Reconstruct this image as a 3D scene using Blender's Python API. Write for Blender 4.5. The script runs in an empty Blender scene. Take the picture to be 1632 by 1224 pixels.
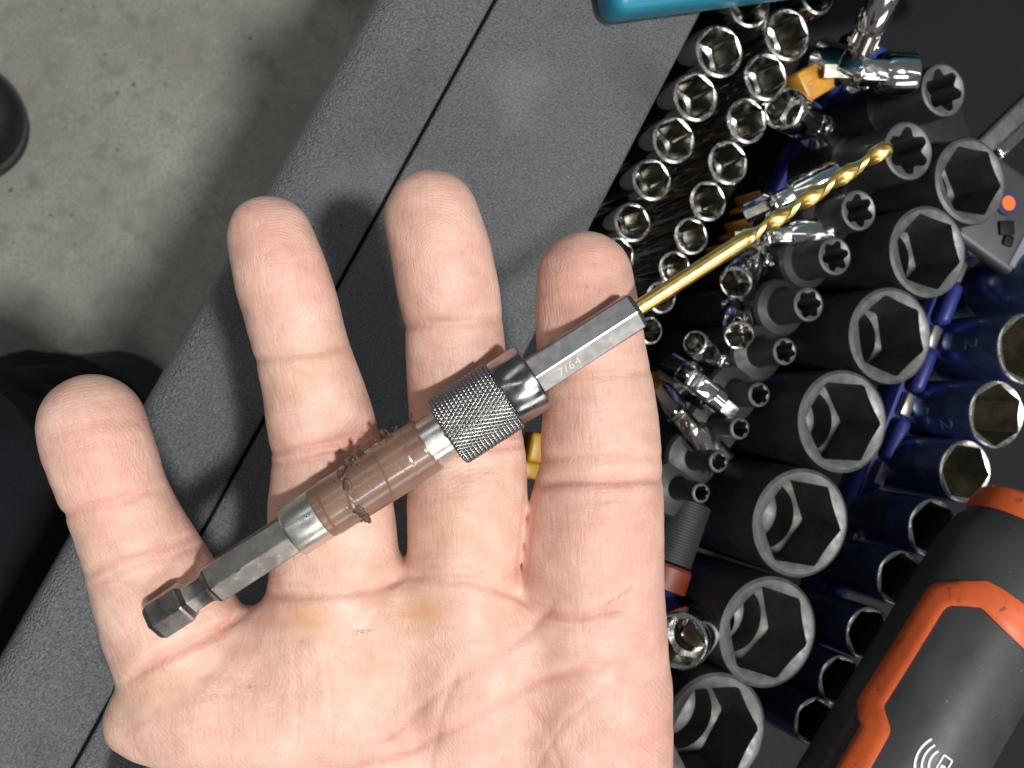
import bpy, bmesh, math, random
import numpy as np
from mathutils import Vector, Matrix

# ------------------------------------------------------------------ camera
FPX = 1750.0; CX, CY = 816.0, 612.0; TILT = math.radians(18.7); CAMZ = 1.11
scene = bpy.context.scene
C = scene.collection
cam_d = bpy.data.cameras.new('camera'); cam = bpy.data.objects.new('camera', cam_d); C.objects.link(cam)
cam_d.sensor_width = 36.0; cam_d.lens = 36.0 * FPX / 1632.0
cam_d.clip_start = 0.01; cam_d.clip_end = 60
cam.location = (0, 0, CAMZ); cam.rotation_euler = (0, -TILT, 0)
cam_d.dof.use_dof = True; cam_d.dof.focus_distance = 0.182; cam_d.dof.aperture_fstop = 52
scene.camera = cam

# ------------------------------------------------------------------ world, lamps, exposure
world = bpy.data.worlds.new('World'); scene.world = world; world.use_nodes = True
bg = world.node_tree.nodes['Background']
bg.inputs[0].default_value = (0.86, 0.93, 1.0, 1); bg.inputs[1].default_value = 0.12

def strip_lamp(loc, target, sx, sy, power, col, roll=0.0):
    d = bpy.data.lights.new('ceiling_or_fill_lamp', 'AREA'); d.shape = 'RECTANGLE'; d.size = sx; d.size_y = sy
    d.energy = power; d.color = col
    o = bpy.data.objects.new('ceiling_or_fill_lamp', d); C.objects.link(o); o.location = loc
    q = (Vector(target) - Vector(loc)).to_track_quat('-Z', 'Y')
    o.rotation_euler = (q @ Matrix.Rotation(roll, 3, 'Z').to_quaternion()).to_euler()
    return o
o = strip_lamp((0.08, -0.26, 3.7), (0.08, -0.26, 0.9), 0.16, 0.22, 80, (1.0, 0.985, 0.96)); o.rotation_euler = (0, 0, math.radians(-28.5))   # high-bay lamp over the cart
strip_lamp((0.25, -1.55, 3.5), (0.0, 0.0, 0.9), 1.3, 0.28, 26, (1.0, 0.985, 0.96))
strip_lamp((1.75, -0.3, 3.7), (0.1, 0, 0.9), 0.11, 2.2, 6, (0.97, 1.0, 0.97))  # added side strip for weak fill and reflections in the chrome
strip_lamp((-2.1, 0.3, 3.7), (0.0, 0, 0.9), 0.11, 2.2, 5, (0.97, 1.0, 0.96))  # added strip on the opposite side, again for fill and chrome reflections
strip_lamp((-1.75, 1.8, 2.5), (0.0, 0, 0.9), 1.6, 0.6, 5, (0.96, 1.0, 0.98))  # added low panel, placed to reflect in the upper hex facets
strip_lamp((1.05, -2.05, 2.0), (0.0, 0, 0.9), 1.6, 0.6, 11, (1.0, 0.97, 0.93))  # added low panel standing in for bright surroundings mirrored by the lower hex facets

scene.view_settings.view_transform = 'Standard'
scene.view_settings.look = 'None'
scene.view_settings.exposure = 0.0
scene.view_settings.gamma = 1.0
scene.render.engine = 'CYCLES'
scene.cycles.use_denoising = True
try: scene.cycles.denoiser = 'OPENIMAGEDENOISE'
except Exception: pass
scene.cycles.max_bounces = 8
scene.cycles.sample_clamp_indirect = 6.0

# ------------------------------------------------------------------ helpers
rnd = random.Random(7)
CAMR = np.array([[math.cos(TILT), 0, -math.sin(TILT)], [0, 1, 0], [math.sin(TILT), 0, math.cos(TILT)]])
def ray(u, v):
    return CAMR @ np.array([(u - CX) / FPX, -(v - CY) / FPX, -1.0])
def at(u, v, z):
    """point of height z seen at photo pixel (u, v)"""
    w = ray(u, v); s = (z - CAMZ) / w[2]
    return Vector((s * w[0], s * w[1], z))
def px_per_m(u, v, z):
    w = ray(u, v); return FPX / ((z - CAMZ) / w[2])

def tag(o, label=None, cat=None, group=None, kind=None):
    if label: o['label'] = label
    if cat: o['category'] = cat
    if group: o['group'] = group
    if kind: o['kind'] = kind
    return o
def empty(name, loc=(0, 0, 0), mat=None):
    o = bpy.data.objects.new(name, None); C.objects.link(o); o.empty_display_size = 0.01
    if mat is not None: o.matrix_world = mat
    else: o.location = loc
    return o
def mesh_obj(name, verts, faces, mats, parent=None, mi=None, smooth=30, mat=None):
    me = bpy.data.meshes.new(name); me.from_pydata([tuple(v) for v in verts], [], faces)
    for m in (mats if isinstance(mats, (list, tuple)) else [mats]): me.materials.append(m)
    if mi is not None: me.polygons.foreach_set('material_index', mi)
    finish(me, smooth)
    o = bpy.data.objects.new(name, me); C.objects.link(o)
    if parent is not None: o.parent = parent
    if mat is not None: o.matrix_local = mat
    return o
def finish(me, smooth):
    me.update()
    if smooth:
        me.polygons.foreach_set('use_smooth', [True] * len(me.polygons))
        if smooth < 180: me.set_sharp_from_angle(angle=math.radians(smooth))
    me.update()
def bm_obj(name, bm, mats, parent=None, smooth=30, mat=None):
    me = bpy.data.meshes.new(name); bmesh.ops.recalc_face_normals(bm, faces=bm.faces[:]); bm.to_mesh(me); bm.free()
    for m in (mats if isinstance(mats, (list, tuple)) else [mats]): me.materials.append(m)
    finish(me, smooth)
    o = bpy.data.objects.new(name, me); C.objects.link(o)
    if parent is not None: o.parent = parent
    if mat is not None: o.matrix_local = mat
    return o
def rings_mesh(rings, cap0=True, cap1=True):
    """rings: list of equal-length lists of points -> verts, faces (band index of each face in bands)"""
    n = len(rings[0]); V = [p for r in rings for p in r]; Fs = []; band = []
    for i in range(len(rings) - 1):
        for k in range(n):
            a = i * n + k; b = i * n + (k + 1) % n
            Fs.append((a, b, b + n, a + n)); band.append(i)
    if cap0: Fs.append(tuple(range(n - 1, -1, -1))); band.append(-1)
    if cap1: Fs.append(tuple(range((len(rings) - 1) * n, len(rings) * n))); band.append(len(rings) - 1)
    return V, Fs, band
def circ(r, z, n=48, f=None):
    out = []
    for k in range(n):
        a = 2 * math.pi * k / n; q = r if f is None else f(a)
        out.append((q * math.cos(a), q * math.sin(a), z))
    return out
def lathe(name, prof, mats, parent=None, n=40, mat=None, mi=None, smooth=30, cap0=True, cap1=True):
    V, Fs, band = rings_mesh([circ(r, z, n) for r, z in prof], cap0, cap1)
    idx = None if mi is None else [mi(b) for b in band]
    return mesh_obj(name, V, Fs, mats, parent, idx, smooth, mat)
def box_bm(bm, lo, hi, bev=0.0, seg=2, mat=None):
    m = Matrix.Translation([(a + b) / 2 for a, b in zip(lo, hi)]) @ Matrix.Diagonal([b - a for a, b in zip(lo, hi)] + [1])
    if mat is not None: m = mat @ m
    r = bmesh.ops.create_cube(bm, size=1.0, matrix=m)
    if bev > 0:
        es = list({e for v in r['verts'] for e in v.link_edges})
        bmesh.ops.bevel(bm, geom=es, offset=bev, segments=seg, affect='EDGES', profile=0.5)
def frame(origin, zdir, xhint=(1, 0, 0)):
    z = Vector(zdir).normalized(); x = Vector(xhint) - z * z.dot(Vector(xhint))
    if x.length < 1e-4: x = Vector((0, 1, 0)) - z * z.y
    x.normalize(); y = z.cross(x)
    m = Matrix((x, y, z)).transposed().to_4x4(); m.translation = Vector(origin); return m

# ------------------------------------------------------------------ materials
def mat(name, col, rough=0.5, metal=0.0, spec=0.5, noise=0.0, nscale=200.0, bump=0.0, bscale=800.0, bdist=0.0003, coat=0.0,
        rvar=0.0, col2=None, detail=4.0, spots=None):
    m = bpy.data.materials.new(name); m.use_nodes = True; nt = m.node_tree; N = nt.nodes; L = nt.links
    b = N['Principled BSDF']; b.inputs['Roughness'].default_value = rough; b.inputs['Metallic'].default_value = metal
    b.inputs['Specular IOR Level'].default_value = spec; b.inputs['Base Color'].default_value = (*col, 1)
    b.inputs['Coat Weight'].default_value = coat; b.inputs['Coat Roughness'].default_value = 0.1
    tc = N.new('ShaderNodeTexCoord')
    if noise > 0 or col2:
        t = N.new('ShaderNodeTexNoise'); t.inputs['Scale'].default_value = nscale; t.inputs['Detail'].default_value = detail
        L.new(tc.outputs['Object'], t.inputs['Vector'])
        r = N.new('ShaderNodeValToRGB'); c2 = col2 or tuple(c * (1 + noise) for c in col)
        r.color_ramp.elements[0].position = 0.32; r.color_ramp.elements[1].position = 0.68
        r.color_ramp.elements[0].color = (*[c * (1 - noise) for c in col], 1); r.color_ramp.elements[1].color = (*c2, 1)
        L.new(t.outputs['Fac'], r.inputs['Fac']); out = r.outputs['Color']
        if spots:
            for (sc, lo, hi, scol) in spots:
                s = N.new('ShaderNodeTexNoise'); s.inputs['Scale'].default_value = sc; s.inputs['Detail'].default_value = 2
                L.new(tc.outputs['Object'], s.inputs['Vector'])
                rr = N.new('ShaderNodeMapRange'); rr.inputs[1].default_value = lo; rr.inputs[2].default_value = hi
                L.new(s.outputs['Fac'], rr.inputs[0])
                mx = N.new('ShaderNodeMix'); mx.data_type = 'RGBA'; L.new(rr.outputs[0], mx.inputs[0]); L.new(out, mx.inputs[6])
                mx.inputs[7].default_value = (*scol, 1); out = mx.outputs[2]
        L.new(out, b.inputs['Base Color'])
    if rvar > 0:
        t = N.new('ShaderNodeTexNoise'); t.inputs['Scale'].default_value = nscale * 1.7; t.inputs['Detail'].default_value = 5
        L.new(tc.outputs['Object'], t.inputs['Vector'])
        mr = N.new('ShaderNodeMapRange'); mr.inputs[1].default_value = .3; mr.inputs[2].default_value = .7
        mr.inputs[3].default_value = max(0.02, rough - rvar); mr.inputs[4].default_value = rough + rvar
        L.new(t.outputs['Fac'], mr.inputs[0]); L.new(mr.outputs[0], b.inputs['Roughness'])
    if bump > 0:
        t = N.new('ShaderNodeTexNoise'); t.inputs['Scale'].default_value = bscale; t.inputs['Detail'].default_value = 3
        L.new(tc.outputs['Object'], t.inputs['Vector'])
        bp = N.new('ShaderNodeBump'); bp.inputs['Strength'].default_value = bump; bp.inputs['Distance'].default_value = bdist
        L.new(t.outputs['Fac'], bp.inputs['Height']); L.new(bp.outputs['Normal'], b.inputs['Normal'])
    return m
M = {}
M['concrete'] = mat('concrete', (0.34, 0.332, 0.295), 0.75, noise=0.26, nscale=6.5, bump=0.3, bscale=260, bdist=0.001, detail=9,
                    spots=[(330, .42, .70, (0.235, 0.23, 0.2)), (420, .55, .78, (0.40, 0.395, 0.355)), (110, .68, .74, (0.085, 0.085, 0.075)), (190, .69, .75, (0.46, 0.45, 0.41)), (9, .50, .75, (0.275, 0.264, 0.22)), (45, .52, .72, (0.235, 0.23, 0.2)), (70, .60, .75, (0.36, 0.355, 0.32))])
M['rim'] = mat('pebbled_plastic', (0.128, 0.134, 0.142), 0.36, noise=0.30, nscale=1900, bump=1.0, bscale=1700, bdist=0.0013, rvar=0.06,
               spots=[(2500, .58, .78, (0.25, 0.26, 0.272)), (38, .60, .80, (0.19, 0.197, 0.206)), (22, .60, .78, (0.085, 0.088, 0.093))])  # finest pale specks paint glints on the pebbles into the colour
M['seam'] = mat('seam_black', (0.006, 0.006, 0.007), 0.7)
M['tray'] = mat('tray_black', (0.006, 0.007, 0.008), 0.6, spec=0.25, bump=0.4, bscale=900, bdist=0.0003)
M['chrome'] = mat('chrome', (0.80, 0.79, 0.76), 0.10, 1.0, rvar=0.05, noise=0.05, nscale=300)
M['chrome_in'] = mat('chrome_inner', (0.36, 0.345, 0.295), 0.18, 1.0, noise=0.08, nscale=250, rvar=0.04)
M['chrome_top'] = mat('chrome_worn_edge', (0.86, 0.85, 0.82), 0.27, 1.0, noise=0.08, nscale=500, rvar=0.1)
M['phos'] = mat('black_phosphate', (0.021, 0.021, 0.0215), 0.46, 0.0, spec=0.32, noise=0.25, nscale=160, rvar=0.1, bump=0.25, bscale=1600, bdist=0.0001)
M['phos_top'] = mat('worn_phosphate_rim', (0.13, 0.134, 0.13), 0.46, 0.55, noise=0.22, nscale=260, rvar=0.1, bump=0.15, bscale=900, bdist=0.0001)
M['phos_in'] = mat('phosphate_bore', (0.075, 0.075, 0.069), 0.5, 0.35, noise=0.2, nscale=180, rvar=0.1)
M['blue'] = mat('blue_black_chrome', (0.10, 0.15, 0.34), 0.33, 0.85, noise=0.25, nscale=200, rvar=0.06, coat=0.3)
M['blue_top'] = mat('bare_steel_rim', (0.78, 0.74, 0.66), 0.30, 1.0, noise=0.12, nscale=500, rvar=0.1)
M['blue_in'] = mat('dull_steel_bore', (0.24, 0.22, 0.17), 0.45, 0.9, noise=0.3, nscale=220)
M['rail'] = mat('blue_plastic_rail', (0.022, 0.034, 0.19), 0.45, noise=0.12, nscale=80)
M['railgrey'] = mat('rail_metal_clip', (0.45, 0.43, 0.40), 0.38, 0.9, noise=0.15, nscale=300)
M['amber'] = mat('amber_reflection_tint', (0.45, 0.21, 0.025), 0.4, noise=0.35, nscale=160)
M['yellow'] = mat('yellow_plastic', (0.42, 0.22, 0.015), 0.4, noise=0.15, nscale=120)
M['orange'] = mat('orange_rubber', (0.62, 0.105, 0.022), 0.48, noise=0.12, nscale=140, bump=0.2, bscale=1200, bdist=0.0001,
                  spots=[(420, .66, .74, (0.25, 0.05, 0.02))])
M['rubber'] = mat('black_rubber', (0.040, 0.041, 0.042), 0.46, noise=0.18, nscale=90, rvar=0.07, bump=0.2, bscale=2200, bdist=0.0001,
                  spots=[(520, .735, .78, (0.13, 0.13, 0.13))])
M['white'] = mat('white_print', (0.80, 0.80, 0.78), 0.5)
M['teal'] = mat('teal_plastic', (0.015, 0.20, 0.30), 0.36, noise=0.12, nscale=60, bump=0.15, bscale=1500, bdist=0.0001)
M['tealtop'] = mat('lit_teal_plastic', (0.03, 0.42, 0.60), 0.3, noise=0.08, nscale=60)  # casing teal with the light on its top put into the colour
M['shoe'] = mat('black_leather', (0.014, 0.014, 0.016), 0.6, noise=0.25, nscale=60, bump=0.3, bscale=300, bdist=0.0008)
M['sole'] = mat('shoe_sole', (0.05, 0.05, 0.048), 0.7, noise=0.2, nscale=60)
M['cloth'] = mat('black_cloth', (0.012, 0.0125, 0.016), 0.9, spec=0.15, noise=0.3, nscale=40, bump=0.4, bscale=900, bdist=0.0006)
M['greyplast'] = mat('grey_plastic', (0.045, 0.047, 0.05), 0.45, noise=0.2, nscale=90)
M['label'] = mat('white_label', (0.22, 0.235, 0.26), 0.45, noise=0.1, nscale=120)
M['dot'] = mat('orange_dot', (0.85, 0.16, 0.02), 0.5)
M['dotring'] = mat('dark_blue_dot', (0.02, 0.025, 0.09), 0.5)
M['ribbed'] = mat('ribbed_grey', (0.030, 0.030, 0.032), 0.6, noise=0.2, nscale=150)
M['red'] = mat('red_plastic', (0.16, 0.03, 0.015), 0.5)
# tool materials
M['steel'] = mat('ground_steel', (0.30, 0.296, 0.292), 0.33, 1.0, noise=0.05, nscale=420, rvar=0.05, bump=0.1, bscale=1500, bdist=0.00004)
M['collar'] = mat('satin_steel', (0.66, 0.64, 0.60), 0.30, 1.0, noise=0.08, nscale=300, rvar=0.06)
M['darksteel'] = mat('black_oxide', (0.27, 0.25, 0.235), 0.30, 1.0, noise=0.22, nscale=260, rvar=0.12, bump=0.1, bscale=700, bdist=0.0001,
                     spots=[(420, .62, .76, (0.36, 0.34, 0.32))])
M['knurl'] = mat('dark_knurled_steel', (0.35, 0.342, 0.335), 0.25, 1.0, noise=0.1, nscale=400, rvar=0.05)
M['cuff'] = mat('dark_polished_steel', (0.30, 0.295, 0.29), 0.22, 1.0, noise=0.15, nscale=240, rvar=0.1, bump=0.12, bscale=500, bdist=0.0001)
M['tape'] = mat('brown_tape', (0.185, 0.104, 0.068), 0.30, spec=0.6, coat=0.45, noise=0.16, nscale=240, rvar=0.06, bump=0.06, bscale=420, bdist=0.0001)
M['tapedark'] = mat('torn_tape', (0.085, 0.050, 0.034), 0.45)
M['gold'] = mat('titanium_gold', (0.80, 0.56, 0.17), 0.35, 1.0, noise=0.12, nscale=500, rvar=0.07)
M['engrave'] = mat('engraved_bright', (0.75, 0.66, 0.52), 0.5, 0.6)
M['etch'] = mat('etched_mark', (0.10, 0.17, 0.30), 0.5, 0.4)

# ------------------------------------------------------------------ floor
bm = bmesh.new(); box_bm(bm, (-6, -6, -0.05), (6, 6, 0.0))
tag(bm_obj('floor', bm, M['concrete'], smooth=0), kind='structure')

# ------------------------------------------------------------------ tool cart
E = Vector((0.4772, 0.8788, 0)); Nn = Vector((0.8788, -0.4772, 0)); RIM = 0.86
cartM = Matrix((E, Nn * -1, Vector((0, 0, 1)))).transposed().to_4x4()       # local x along edge, y = -across, z up
OUT, SEAM, INN, FAR = 0.0031, 0.0269, 0.0744, 0.52
A0, A1 = -0.42, 0.42; TFLOOR = 0.775
cart = empty('tool_cart', mat=cartM)
tag(cart, 'dark grey pebbled plastic tool cart tray with a seam along its rim', 'tool cart')
def cbox(name, x0, x1, n0, n1, z0, z1, m, bev=0.0, seg=3, parent=cart):
    bm = bmesh.new(); box_bm(bm, (x0, -n1, z0), (x1, -n0, z1), bev, seg); return bm_obj(name, bm, m, parent)
def sloped_strip(name, n0, n1, z0, z1, r0, r1, depth, m):
    """a rim strip with rounded long edges, cross-section swept along the cart edge"""
    prof = []
    for k in range(7):
        a = math.pi - k * math.pi / 12; prof.append((n0 + r0 + r0 * math.cos(a), z0 - r0 + r0 * math.sin(a)))
    for k in range(7):
        a = math.pi / 2 - k * math.pi / 12; prof.append((n1 - r1 + r1 * math.cos(a), z1 - r1 + r1 * math.sin(a)))
    prof.append((n1, z1 - depth)); prof.append((n0, z0 - depth))
    rs = [[(x, -n, z) for n, z in prof] for x in np.linspace(A0, A1, 9)]
    V, Fs, b = rings_mesh(rs); o = mesh_obj(name, V, Fs, m, cart, smooth=35)
    return o
sloped_strip('outer_rim_strip', OUT, SEAM - 0.0004, RIM - 0.0015, RIM, 0.006, 0.0009, 0.03, M['rim'])
sloped_strip('inner_rim_strip', SEAM + 0.0004, INN, RIM, RIM, 0.0009, 0.003, 0.03, M['rim'])
cbox('seam_filler', A0, A1, SEAM - 0.0015, SEAM + 0.0015, RIM - 0.029, RIM - 0.005, M['seam'])
cbox('side_panel', A0 + 0.005, A1 - 0.005, OUT + 0.012, OUT + 0.03, 0.13, RIM - 0.032, M['rim'], 0.004)
cbox('tray_wall', A0, A1, INN - 0.012, INN - 0.003, TFLOOR - 0.006, RIM - 0.031, M['tray'])
cbox('tray_wall', A0, A1, FAR, FAR + 0.012, TFLOOR - 0.006, RIM, M['tray'])
cbox('tray_wall', A1 - 0.012, A1, INN, FAR - 0.001, TFLOOR - 0.006, RIM, M['tray'])
cbox('tray_wall', A0, A0 + 0.012, INN, FAR - 0.001, TFLOOR - 0.006, RIM, M['tray'])
cbox('tray_floor', A0 + 0.013, A1 - 0.013, INN, FAR - 0.001, TFLOOR - 0.012, TFLOOR, M['tray'])
cp = at(560, -34, 0.0)
cw = empty('caster_wheel', (cp.x, cp.y, 0.0)); tag(cw, 'black caster wheel of the cart at the top edge of the floor', 'caster')
mw = frame((0, 0, 0.045), (-0.5, 0.87, 0))
lathe('tyre', [(0.022, -0.013), (0.040, -0.013), (0.044, -0.008), (0.045, 0), (0.044, 0.008), (0.040, 0.013), (0.022, 0.013)], M['seam'], cw, 40, mw)
lathe('hub', [(0.021, -0.015), (0.021, 0.015)], M['sole'], cw, 24, mw)
bm = bmesh.new(); box_bm(bm, (-0.018, -0.022, 0.092), (0.018, 0.022, 0.13), 0.004); bm_obj('fork', bm, M['sole'], cw)

# ------------------------------------------------------------------ person standing at the cart: shoes and a trouser leg
person = empty('person', at(150, 640, 0)); tag(person, 'person in black trousers and black shoes standing beside the cart', 'person')
def shoe(u, v, ang, length=0.29, w=0.052):
    """toe tip at pixel (u, v) on the floor, pointing along ang (world degrees)"""
    p = at(u, v, 0.03); d = Vector((math.cos(math.radians(ang)), math.sin(math.radians(ang)), 0))
    rs = []; so = []
    n = 28
    for t_ in np.linspace(0, 1, 34) ** 1.9:
        x = -length * t_
        ww = w * (1 - (1 - min(1, t_ / 0.20)) ** 2) ** 0.5 * (1 - 0.22 * max(0, (t_ - 0.35)) ** 1.2)
        if t_ > 0.86: ww *= max(0.1, 1 - ((t_ - 0.86) / 0.14) ** 2) ** 0.5
        ww = max(ww, 0.004)
        hh = 0.036 + 0.055 * max(0, min(1, (t_ - 0.18) / 0.4)) ** 1.5
        hh *= (1 - (1 - min(1, t_ / 0.10)) ** 2) ** 0.5 * 0.65 + 0.35
        ring = []; sr = []
        for k in range(n):
            a = 2 * math.pi * k / n; c, s = math.cos(a), math.sin(a)
            y = ww * math.copysign(abs(c) ** 0.8, c); z = 0.022 + (hh * abs(s) ** 0.9 if s > 0 else -0.006 * abs(s))
            ring.append((x - 0.002, y, z)); sr.append((x, y * 1.05 + math.copysign(0.0015, c), 0.024 if s > 0 else 0.0))
        rs.append(ring); so.append(sr)
    m = frame((p.x, p.y, 0.001), (0, 0, 1), d)
    m = person.matrix_world.inverted() @ m if False else Matrix.Translation(-person.location) @ m
    V, Fs, b = rings_mesh(rs); o = mesh_obj('shoe', V, Fs, M['shoe'], person, None, 60, m)
    V, Fs, b = rings_mesh(so); mesh_obj('sole', V, Fs, M['sole'], o, None, 40)
    return o
shoe(40, 175, 12)
shoe(285, 640, 8)
def trouser():
    pts = [(at(85, 700, 0.07), 0.075), (at(40, 740, 0.16), 0.082), (at(-30, 800, 0.32), 0.085), (at(-140, 900, 0.50), 0.09), (at(-330, 1050, 0.72), 0.10)]
    rs = []; n = 40
    for i in range(33):
        t_ = i / 32 * (len(pts) - 1); j = min(int(t_), len(pts) - 2); f = t_ - j
        c = pts[j][0].lerp(pts[j + 1][0], f); r = pts[j][1] * (1 - f) + pts[j + 1][1] * f
        ring = []
        for k in range(n):
            a = 2 * math.pi * k / n
            w = 1 + 0.05 * math.sin(3 * a + i * 0.5) + 0.035 * math.sin(5 * a - i * 0.9) + 0.03 * math.sin(i * 1.7 + a)
            ring.append((c.x + r * w * math.cos(a) - person.location.x, c.y + r * w * math.sin(a) - person.location.y, c.z))
        rs.append(ring)
    V, Fs, b = rings_mesh(rs); mesh_obj('trouser_leg', V, Fs, M['cloth'], person, None, 180)
trouser()

# ------------------------------------------------------------------ sockets
def hexr(a, phi=0.0):
    return lambda th: a / math.cos(((th + phi) % (math.pi / 3)) - math.pi / 6)
def starr(r0, amp, phi=0.0):
    def f(th):
        x = ((th + phi) % (math.pi / 3)) / (math.pi / 3)              # lobe pointing inwards at x = .5
        tri = 1 - min(1, abs(x - 0.5) / 0.40)
        return r0 - amp * (tri * tri * (3 - 2 * tri)) ** 0.8
    return f
SN = 72
def socket_mesh(name, outer, R, fin, rlead, depth, rbore, L, mats, cham):
    """outer: list of (r, z) from the drive end up, z = 0 at the mouth; fin: polar radius of the opening"""
    rings = [circ(r, z, SN) for r, z in outer]; slots = [0] * (len(outer) - 1)
    rings.append(circ(R - cham, 0, SN)); slots.append(1)
    rings.append(circ(rlead, -0.0001, SN)); slots.append(1)
    ring = []
    for k in range(SN):
        a = 2 * math.pi * k / SN; q = min(fin(a), rlead * 0.999)
        ring.append((q * math.cos(a), q * math.sin(a), -0.0001 - (rlead - q) * 0.38))
    rings.append(ring); slots.append(1)
    rings.append([(x, y, -depth) for x, y, z in ring]); slots.append(2)
    rings.append(circ(rbore, -depth - 0.0006, SN)); slots.append(2 if mats[1] in (M['blue_top'], M['phos_top']) else 1)
    rings.append(circ(rbore, -depth - 0.010, SN)); slots.append(2)
    rings.append(circ(rbore * 0.80, -depth - 0.011, SN)); slots.append(2)
    sq = [];
    for k in range(SN):
        a = 2 * math.pi * k / SN; q = rbore * 0.45 / max(abs(math.cos(a)), abs(math.sin(a)))
        sq.append((q * math.cos(a), q * math.sin(a), -depth - 0.0112))
    rings.append(sq); slots.append(2)
    rings.append([(x, y, -min(L - 0.001, depth + 0.02)) for x, y, z in sq]); slots.append(2)
    V, Fs, band = rings_mesh(rings)
    mi = [0 if b < 0 else (2 if b >= len(slots) else slots[b]) for b in band]
    me = bpy.data.meshes.new(name); me.from_pydata(V, [], Fs)
    for m in mats: me.materials.append(m)
    me.polygons.foreach_set('material_index', mi); finish(me, 28)
    return me
ORD = ['first', 'second', 'third', 'fourth', 'fifth', 'sixth', 'seventh', 'eighth', 'ninth', 'tenth', 'eleventh', 'twelfth']
def place(name, me, u, v, z, rot, label, cat, group, lean=(0, 0)):
    o = bpy.data.objects.new(name, me); C.objects.link(o); o.location = at(u, v, z)
    o.rotation_euler = (lean[0], lean[1], rot); tag(o, label, cat, group); return o

# black impact sockets
IMP = [(1549, 288, 70), (1481, 401, 74), (1421, 535, 78), (1345, 672, 83), (1278, 834, 88), (1226, 1008, 90), (1140, 1167, 95)]
for i, (u, v, rp) in enumerate(IMP):
    z = 0.855; R = rp / px_per_m(u, v, z); L = 0.078; a = R * 0.735
    outer = [(R * 0.86, -L), (R * 0.90, -L + 0.001), (R * 0.90, -L + 0.018), (R * 0.99, -L + 0.021), (R, -L + 0.023), (R, -0.0012), (R - 0.0002, -0.0006)]
    me = socket_mesh('impact_socket', outer, R, hexr(a, math.radians(3 + 7 * (i % 3))), a / math.cos(math.pi / 6) * 0.99, 0.019, a * 0.90, L, [M['phos'], M['phos_top'], M['phos_in']], 0.0011)
    lab = f'black deep impact socket with worn grey rim, {ORD[i]} from the top of its row' if i < 6 else 'black deep impact socket with worn grey rim, lowest of its row, beside the palm'
    place('impact_socket', me, u, v, z, rnd.uniform(-.08, .08), lab, 'socket', 'black impact sockets', (rnd.uniform(-.02, .02), rnd.uniform(-.02, .02)))

# small dark sockets with star openings
TORX = [(1505, 143, 43), (1449, 240, 47), (1370, 335, 33), (1332, 408, 31), (1290, 485, 28), (1252, 560, 22.5), (1211, 629, 20.5), (1180, 683, 18.5), (1146, 736, 18), (1118, 786, 17)]
for i, (u, v, rp) in enumerate(TORX):
    z = 0.853; R = rp / px_per_m(u, v, z); L = 0.06 if i > 1 else 0.066
    Rb = max(R * 1.12, 0.0083 if i > 1 else R * 1.16); nose = 0.013 if i > 1 else 0.021
    outer = [(Rb - 0.0008, -L), (Rb, -L + 0.0008), (Rb, -nose - 0.0022), (Rb - 0.0007, -nose - 0.0010), (R + 0.0004, -nose), (R, -nose + 0.001), (R, -0.0009), (R - 0.0002, -0.0004)]
    f = starr(R * 0.80, R * (0.22 if i < 4 else 0.17), rnd.uniform(0, 1))
    me = socket_mesh('star_socket', outer, R, f, R * 0.815, 0.016, R * 0.5, L, [M['phos'], M['phos_top'], M['phos_in']], 0.0008)
    lab = f'small dark star-pattern socket, {ORD[i]} from the top of its row' if i < 9 else 'smallest dark star-pattern socket at the lower end of its row'
    place('star_socket', me, u, v, z, rnd.uniform(0, 6), lab, 'socket', 'dark star sockets')

# chrome deep sockets
ROW1 = [(1148, 81, 43), (1110, 154, 40), (1075, 223, 38), (1040, 286, 34.5), (1009, 354, 32.5), (985, 408, 31)]
ROW2 = [(1304, -8, 31), (1195, 5, 39), (1256, 54, 43), (1222, 122, 39), (1192, 192, 37), (1162, 259, 36), (1130, 320, 33), (1103, 376, 30.5), (1077, 428, 29), (1055, 474, 27), (1037, 527, 23)]
def chrome(u, v, rp, z, lab, grp, i):
    R = rp / px_per_m(u, v, z); L = 0.058; a = R * 0.79
    outer = [(R * 0.80, -L), (R * 0.88, -L + 0.001)]
    for g in (0.012, 0.016):
        outer += [(R * 0.88, -L + g - 0.001), (R * 0.78, -L + g - 0.0005), (R * 0.78, -L + g + 0.0005), (R * 0.88, -L + g + 0.001)]
    outer += [(R * 0.88, -L + 0.022), (R, -L + 0.025), (R, -0.0010), (R - 0.0002, -0.0005)]
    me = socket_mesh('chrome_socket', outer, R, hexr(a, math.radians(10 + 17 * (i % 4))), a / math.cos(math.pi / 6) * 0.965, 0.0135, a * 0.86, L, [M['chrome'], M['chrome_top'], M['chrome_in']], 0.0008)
    place('chrome_socket', me, u, v, z, rnd.uniform(-.15, .15), lab, 'socket', grp, (rnd.uniform(-.03, .03), rnd.uniform(-.03, .03)))
for i, (u, v, rp) in enumerate(ROW1):
    chrome(u, v, rp, 0.848, f'chrome deep socket, {ORD[i]} from the top in the row along the cart rim', 'chrome sockets along the rim', i)
for i, (u, v, rp) in enumerate(ROW2):
    lab = ['chrome socket cut by the top edge beside the black corner', 'chrome socket half hidden under the teal case'][i] if i < 2 else f'chrome deep socket, {ORD[i - 2]} from the top in the row behind the drill bit shank'
    chrome(u, v, rp, 0.845, lab, 'chrome sockets in the second row', i + 1)

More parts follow.
